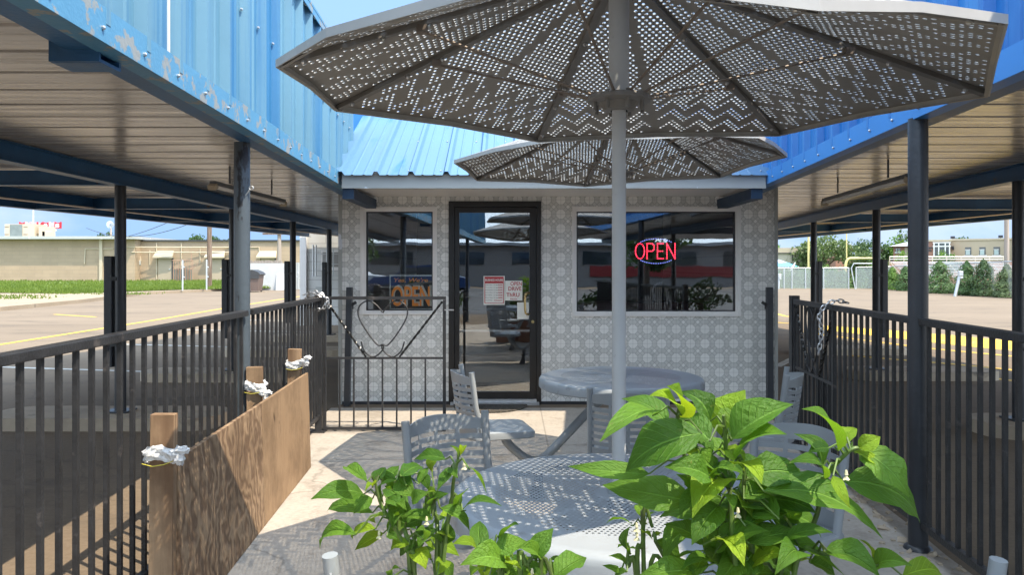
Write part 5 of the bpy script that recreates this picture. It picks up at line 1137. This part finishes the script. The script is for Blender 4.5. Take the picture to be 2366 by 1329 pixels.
# blue tent
t = thing('canopy_tent', 'blue and white striped tent before the stone building', 'tent', (ppx(1797, 66), 66, 0)); z0, z1, hw = hz(616, 66), hz(600, 66), 1.35; b = MB(); b.add([(-hw-1, -1.2, z0), (hw, -1.2, z0), (hw, 1.2, z0), (-hw-1, 1.2, z0), (-.9, 0, z1), (.1, 0, z1)], [(0, 1, 5, 4), (1, 2, 5), (2, 3, 4, 5), (3, 0, 4)]); b.build('tent_roof', M['tent'], t)
for x in (-hw-1, hw):
    for y in (-1.2, 1.2): b = MB(); b.tube([(x, y, 0), (x, y, z0)], .03, 6); b.build('leg', M['white'], t)
b = MB(); b.add([(hw*.4, -1.25, z0-.35), (hw*.75, -1.25, z0+.35), (hw*.82, -1.25, z0+.35), (hw*.6, -1.25, z0-.35)], [(0, 1, 2, 3)]); b.build('side_flap', M['white'], t)
# bleachers
t = thing('bleachers', 'row of pale aluminium bleachers behind the evergreens', 'bleachers', (ppx(2240, 58), 58, 0)); b = MB(); bw = 4.6
for i in range(11):
    z = hz(640, 58)+i*.115; b.box2((-bw, i*.28, z), (bw, i*.28+.14, z+.05))
b.build('benches', M['alu'], t); b = MB()
for i in range(9): x = -bw+i*bw/4; b.bar((x, .2, .1), (x, 3.0, hz(604, 58)-.02), .05, .06); b.bar((x, 3.05, 0), (x, 3.05, hz(592, 58)), .05, .05)
b.build('frame', M['chairdark'] if 'chairdark' in M else M['kerb'], t); b = MB()
for py in (592, 598): b.tube([(-bw, 3.05, hz(py, 58)), (bw, 3.05, hz(py, 58))], .025, 6)
b.build('guard_rail', M['galv'], t)
b = MB(); b.box2((-6.5, 0, 0), (6.5, .2, hz(598, 60)*.92)); tag(b.build('low_brick_wall', M['brick'], None, False, (ppx(2235, 63.5), 63.5, 0)), 'low reddish brick wall behind the bleachers', 'wall')
def pole(label, px, d, r, mat, h, z0=0, name='utility_pole'):
    t = thing(name, label, 'pole', (ppx(px, d), d, z0)); b = MB(); b.tube([(0, 0, 0), (0, 0, h)], [r, r*.78], 12); b.build('shaft', M[mat], t, True); b = MB(); b.box((0, -r, h-.6), (2.2, .1, .12)); b.build('crossarm', M['polewood'], t)
    return t
pole('grey weathered utility pole behind the speckled evergreen', 2326, 36.5, .115, 'polegrey', 9)
# ---------------------------------------------------------------- left side
pole('dark brown wooden utility pole standing in the grass', 484, 46, .15, 'polewood', 9, .15)
pole('pale weathered utility pole behind the white block wall', 645.5, 52, .16, 'polegrey', 4.3+0, .0)
BD = 60
t = thing('tan_block_building', 'long tan block building with a grey roof edge across the grass', 'building', (ppx(150, BD), BD, 0)); o_ = ppx(150, BD); xa, xb, xc = -52-o_, ppx(312, BD)-o_, ppx(735, BD)-o_
h1, h2 = hz(553, BD), hz(557, BD)
b = MB(); b.box2((xa, 0, .1), (xb, 14, h1)); b.box2((xb, .9, .1), (xc, 14, h2)); b.build('wall', M['tan'], t)
b = MB(); b.box2((xa, -.75, h1), (xb+.3, 14, h1+.22)); b.build('roof', M['gutter'], t); b = MB(); b.box2((xb+.3, .75, h2), (xc, 14, h2+.12)); b.build('roof', M['binlid'], t)
b = MB(); b.box2((ppx(235, BD)-o_-.12, -.16, .25), (ppx(235, BD)-o_+.12, -.001, h1)); b.build('downspout', M['beige'], t)
for px in (370, 490, 611):
    xx = ppx(px, BD)-o_; y0 = .9; z0, z1 = hz(596, BD), hz(586.5, BD); hw = .68
    b = MB(); b.add([(xx-hw-.12, y0-.5, z0), (xx+hw+.12, y0-.5, z0), (xx+hw, y0-.003, z1+.25), (xx-hw, y0-.003, z1+.25), (xx-hw-.12, y0-.5, z0+.12), (xx+hw+.12, y0-.5, z0+.12), (xx-hw, y0-.003, z0+.05), (xx+hw, y0-.003, z0+.05)], [(4, 5, 2, 3), (0, 1, 5, 4), (0, 4, 3, 6), (1, 5, 2, 7), (0, 1, 7, 6)]); b.build('awning', M['beige'], t)
    b = MB(); b.box2((xx-.55, y0-.06, .3), (xx+.55, y0-.004, hz(598, BD)+.1)); d_ = b.build('door', mk('taupe_door', (.36, .29, .21), .6), t); b = MB(); b.box((xx+.4, y0-.1, 1.25), (.12, .06, .06)); b.build('handle', M['steel'], d_); b = MB(); b.box2((xx+.55, y0-.10, .3), (xx+.66, y0-.003, hz(598, BD)+.12)); b.build('door_jamb', M['binlid'], d_)
b = MB(); yy = .9
for pts in ([(290, 571), (528, 571), (533, 580), (533, 612)], [(304, 583), (540, 583)], [(350, 560), (350, 646)], [(408, 560), (408, 646)], [(310, 586), (313, 602), (310, 610)], [(452, 575), (452, 608)], [(334, 578), (334, 612)], [(198, 575), (262, 575)], [(198, 575), (196, 610)], [(570, 571), (590, 571), (592, 600)]):
    r0 = .75 if pts[0][0] < 270 else 0
    b.tube([(ppx(px, BD)-o_, (.86 if px > 305 else -.05), hz(py, BD)) for px, py in pts], .045, 6)
b.build('conduit', M['beige'], t); b = MB(); b.box((ppx(309, BD)-o_, .8, hz(607, BD)), (.28, .25, .38), None, .03); b.box((ppx(517, BD)-o_, .8, hz(612, BD)), (.3, .2, .5), None, .03); b.build('meter', M['gutter'], t)
def condenser(px, label):
    t = thing('condenser_unit', label, 'air conditioner', (ppx(px, 59.6), 59.8, .3)); b = MB(); b.lathe([(.001, 0), (.42, 0), (.42, .95), (.36, 1.0), (.001, 1.0)], (0, 0, 0), 16); b.build('casing', M['polewood'], t, True); b = MB()
    for i in range(24): a = i*math.pi/12; b.box((.425*math.cos(a), .425*math.sin(a), .5), (.03, .03, .85))
    b.build('grille', M['acgrille'], t)
condenser(414.5, 'left of the two round condenser units by the tan wall'); condenser(427, 'right of the two round condenser units by the tan wall')
t = thing('pipe_rack', 'rusty pipe rack standing over the condenser units', 'rack', (ppx(420, 59), 59.2, .3)); b = MB()
for i in range(9): x = -.75+i*.19; b.tube([(x, 0, 0), (x+(.1 if i == 7 else 0), 0, 1.7+(.5 if i == 7 else 0))], .022, 5)
b.tube([(-.85, 0, 1.65), (.8, 0, 1.65)], .025, 5); b.tube([(.6, 0, .9), (1.2, 0, 1.4)], .025, 5); b.build('pipes', mk('rust_pipe', (.34, .20, .14), .8, 0, .2, 10), t)
for px, d, top, lb in ((422, 41.5, 601, 'thin grey steel post in the grass, left one'), (477.5, 43, 600, 'thin grey steel post beside the wooden pole')):
    t = thing('steel_post', lb, 'post', (ppx(px, d), d, .12)); b = MB(); b.tube([(0, 0, 0), (0, 0, hz(top, d)-.12)], .045, 8); b.build('pipe', M['galv'], t, True); b = MB(); b.box((.06, 0, 1.3), (.1, .06, .06)); b.box((.06, 0, .75), (.1, .06, .06)); b.build('hinge_lug', M['galv'], t)
t = thing('air_conditioner', 'cream rooftop air conditioner in front of the red sign', 'air conditioner', (ppx(72, 63), 63, h1+.2)); w = ppx(118, 63)-ppx(26, 63); hh_ = hz(519, 63)-h1-.2; b = MB(); b.box((-.45, 0, hh_/2), (w*.74, 1.6, hh_)); b.box((w*.37+.1, 0, hh_*.42), (w*.16, 1.4, hh_*.84)); b.box((w*.44, -.2, hh_*.3), (w*.12, 1.0, hh_*.5), None, .1); b.build('casing', M['beige'], t)
b = MB(); b.box((-.72, -.82, hh_*.52), (1.0, .03, hh_*.88)); b.build('grille', M['acgrille'], t); b = MB()
for x in (-1.5, .05): b.box((x, -.815, hh_*.8), (.34, .02, .04)); b.box((x, -.815, hh_*.25), (.34, .02, .04))
b.build('panel_seam', M['polewood'], t); b = MB(); b.box((0, 0, -.06), (w, 1.7, .12)); b.build('curb', M['white'], t)
t = thing('shop_sign', 'red and pink rooftop sign board with white letters', 'sign', (ppx(92, 76), 76, 0)); zt, zb2 = hz(512.5, 76), hz(528, 76); x0 = ppx(43.5, 76)-ppx(92, 76); cw = (ppx(139.5, 76)-ppx(43.5, 76))/7; letters = [None, None, None, 'i', 'o', 'r', 's']; cols = ['red', 'pink', 'pink', 'red', 'red', 'pink', 'red']
for i in range(7):
    xa_ = x0+i*cw; b = MB(); top = [(xa_+cw*k/6, -.0, zt-.12*math.sin(math.pi*k/6)) for k in range(7)]; b.prism([(xa_+.02, 0, zb2), (xa_+cw-.02, 0, zb2)]+top[::-1], (0, .25, 0)); pn = b.build('sign_panel', M[cols[i]], t)
    if letters[i]: text('letter', letters[i], M['white'], t, (xa_+cw/2, zb2+(zt-zb2)*(.5 if i == 3 else .42)), cw*(.3 if i == 3 else .66), (zt-zb2)*(.74 if i == 3 else .58), -.02, .01, .03)
b = MB(); b.tube([(-.9, .4, 0), (-.9, .4, hz(480, 76))], .09, 8); b.tube([(1.2, .4, 0), (1.2, .4, zt)], .09, 8); b.build('sign_pole', M['galv'], t); b = MB(); b.box2((ppx(104, 76)-ppx(92, 76), -.1, hz(533.5, 76)), (ppx(130, 76)-ppx(92, 76), .1, hz(529, 76))); b.build('lower_panel', M['white'], t)
t = thing('windmill', 'small ornamental windmill above the tan roof', 'windmill', (ppx(255, 70), 70, 0)); zc = hz(519, 70); b = MB(); b.tube([(0, .1, 0), (0, .1, zc)], [.22, .06], 8); b.build('tower', M['polegrey'], t, True); b = MB()
for i in range(12): a = i*math.pi/6; m_ = Matrix.Rotation(a, 3, 'Y'); b.add([m_ @ Vector(v) for v in ((-.04, 0, .08), (.04, .03, .08), (.09, .04, .34), (-.09, -.02, .34))], [(0, 1, 2, 3)])
b.build('blades', M['galv'], t); b = MB(); b.add([(.12, .15, zc), (.5, .2, zc-.18), (.55, .2, zc+.02), (.5, .2, zc+.2)], [(0, 1, 2, 3)]); b.build('tail', M['galv'], t); bpy.data.objects['blades'].location = (0, -.05, zc)
for i, (px, top, rx, d) in enumerate(((222, 541, .9, 84), (243, 533, 1.1, 84), (310, 540, 1.6, 86), (337, 544, 1.5, 86), (462, 538, 1.5, 85), (505, 540, 1.9, 85))):
    tree('tree top showing over the tan block building', ppx(px, d), d, hz(top, d), rx, 1.4, 'tree_b' if i % 2 else 'tree_d', 200+i, 1000, .26, 'tree tops over the tan roof', 'tree', 0, 0, 12)
b = MB(); d = 46.5; b.box2((ppx(528, d), d, 0), (ppx(661, d), d+.25, hz(608.5, d))); tag(b.build('block_wall', M['whiteblock']), 'white painted block wall behind the brown bin', 'wall')
b = MB(); x = ppx(660, d); 
for i in range(12): b.box2((x+i*.085, d-.02-(i % 2)*.03, .05), (x+i*.085+.085, d+.03, hz(607, d)))
o = b.build('corrugated_gate', M['gutter']); tag(o, 'grey corrugated metal panel beside the white block wall', 'gate')
b = MB(); b.bar((ppx(651, d), d-.35, 0), (ppx(655, d)-.15, d-.03, 1.0), .5, .03, (0, -1, 0)); tag(b.build('leaning_board', M['whiteblock']), 'white board leaning on the block wall', 'board')
b = MB(); rg = random.Random(8)
for i in range(26): x = ppx(570+i*3.4, 48); b.box2((x, 47.5, .0), (x+.075, 47.55, hz(603+rg.uniform(-2, 2), 48)))
b.build('picket_fence', M['polegrey']); tag(bpy.data.objects['picket_fence'], 'weathered wooden picket fence behind the white block wall', 'fence')
t = thing('wheeled_bin', 'brown wheeled bin with a charcoal lid by the white wall', 'bin', (ppx(585, 43), 43, 0)); b = MB(); z = .95
b.add([(-.38, -.38, .06), (.38, -.38, .06), (.38, .38, .06), (-.38, .38, .06), (-.46, -.46, z), (.46, -.46, z), (.46, .46, z), (-.46, .46, z)], [(0, 1, 2, 3), (4, 5, 6, 7), (0, 1, 5, 4), (1, 2, 6, 5), (2, 3, 7, 6), (3, 0, 4, 7)]); b.build('bin_body', M['binbrown'], t); b = MB(); pr = [(-.5, 0), (-.5, .12), (-.3, .27), (.1, .32), (.42, .2), (.56, .06), (.5, 0)]; b.prism([(x, -.5, z+q) for x, q in pr], (0, 1, 0)); b.build('lid', M['binlid'], t)
b = MB(); b.box((0, -.47, z-.1), (.95, .05, .18)); b.build('rim', M['binlid'], t)
for s in (-1, 1): b = MB(); b.tube([(s*.3, .40, .12), (s*.36, .40, .12)], .12, 12); b.build('wheel', M['ink'], t, True)
# overhead wires
def wire(label, p0, p1, sag):
    p0, p1 = Vector(p0), Vector(p1); b = MB(); P = []
    for i in range(17): s = i/16; P.append(p0.lerp(p1, s)-Vector((0, 0, sag*4*s*(1-s))))
    b.tube(P, .022, 5); tag(b.build('overhead_wire', M['ink'], None, True), label, 'wire', 'overhead wires')
wire('black overhead wire sagging over the tan roof, steep one', (ppx(270, 62), 62, hz(552, 62)), (ppx(484, 46), 46, 5.4), .3); wire('black overhead wire nearly level over the tan roof', (ppx(200, 64), 64, hz(527, 64)), (ppx(484, 46), 46, 4.6), 1.0); wire('thin wire running to the wooden pole from the right', (ppx(484, 46), 46, 6.2), (ppx(560, 58), 58, hz(578, 58)), .3)
# ---------------------------------------------------------------- street behind the camera, seen in the window reflections
t = thing('strip_mall', 'long low grey shop building with a red band across the road', 'building', (4, -38, 0)); b = MB(); b.box2((-26, -8, 0), (26, 0, 2.95)); b.build('wall', mk('drab_wall', (.22, .21, .20), .8, 0, .1, .5), t); b = MB(); b.box2((1.5, -.05, .75), (16, .1, 1.5)); b.build('red_band', mk('dull_red_band', (.22, .02, .02), .6), t); b = MB(); b.box2((-26.4, -8.2, 2.95), (26.4, .4, 3.15)); b.build('roof', M['roofgrey'], t)
for i in range(10): b = MB(); b.box2((-24+i*5, .0, 1.6), (-21+i*5, .06, 2.5)); b.build('shop_window', M['glassdark'], t)
tree('dark tree across the road, left in the reflection', -8.5, -26, 5.5, 2.4, 2.2, 'tree_b', 301, 2200, .3, 'trees across the road'); tree('dark tree across the road, right in the reflection', 7, -24, 4.6, 2.0, 1.8, 'tree_b', 302, 2000, .3, 'trees across the road'); tree('green tree across the road near the parked cars', -13, -30, 6, 2.6, 2.3, 'tree_a', 303, 1800, .34, 'trees across the road')
def car(label, x, y, mat):
    t = thing('parked_car', label, 'car', (x, y, 0), 0, 'parked cars across the road'); b = MB(); pr = [(-2.2, .35), (-2.25, .75), (-1.9, .95), (-1.1, 1.0), (-.5, 1.48), (.9, 1.5), (1.6, 1.02), (2.2, .95), (2.25, .4)]; b.prism([(q, -.88, z) for q, z in pr], (0, 1.76, 0)); b.build('body', mat, t)
    b = MB(); b.prism([(-.95, -.885, 1.03), (-.48, -.885, 1.40), (.85, -.885, 1.42), (1.4, -.885, 1.05)], (0, 1.77, 0)); b.build('side_glass', M['glassdark'], t)
    for q in (-1.4, 1.4):
        for s in (-1, 1): b = MB(); b.tube([(q, s*.72, .33), (q, s*.9, .33)], .33, 18); wl = b.build('wheel', M['ink'], t, True); b = MB(); b.tube([(q, s*.9, .33), (q, s*.91, .33)], .2, 12); b.build('rim', M['steel'], wl)
    return t
car('dark blue parked car across the road', -4.2, -19, mk('car_blue', (.02, .05, .14), .25)); car('silver parked car across the road', -8.6, -22, mk('car_silver', (.5, .52, .54), .3, .4)); car('white parked car across the road', -13.2, -19, mk('car_white', (.7, .7, .7), .3))

tag((lambda b: (b.quad((-60, -34, .004), (60, -34, .004), (60, -7, .004), (-60, -7, .004)), b.build('street', mk('street_asphalt', (.055, .055, .057), .85, 0, .15, 1, bump=.3)))[1])(MB()), kind='structure')
for i in range(5): tree('rounded hedge bush along the street', -5+i*2.6, -6.2, 1.05, 1.0, .52, 'tree_d', 320+i, 900, .12, 'hedge bushes along the street', 'bush')
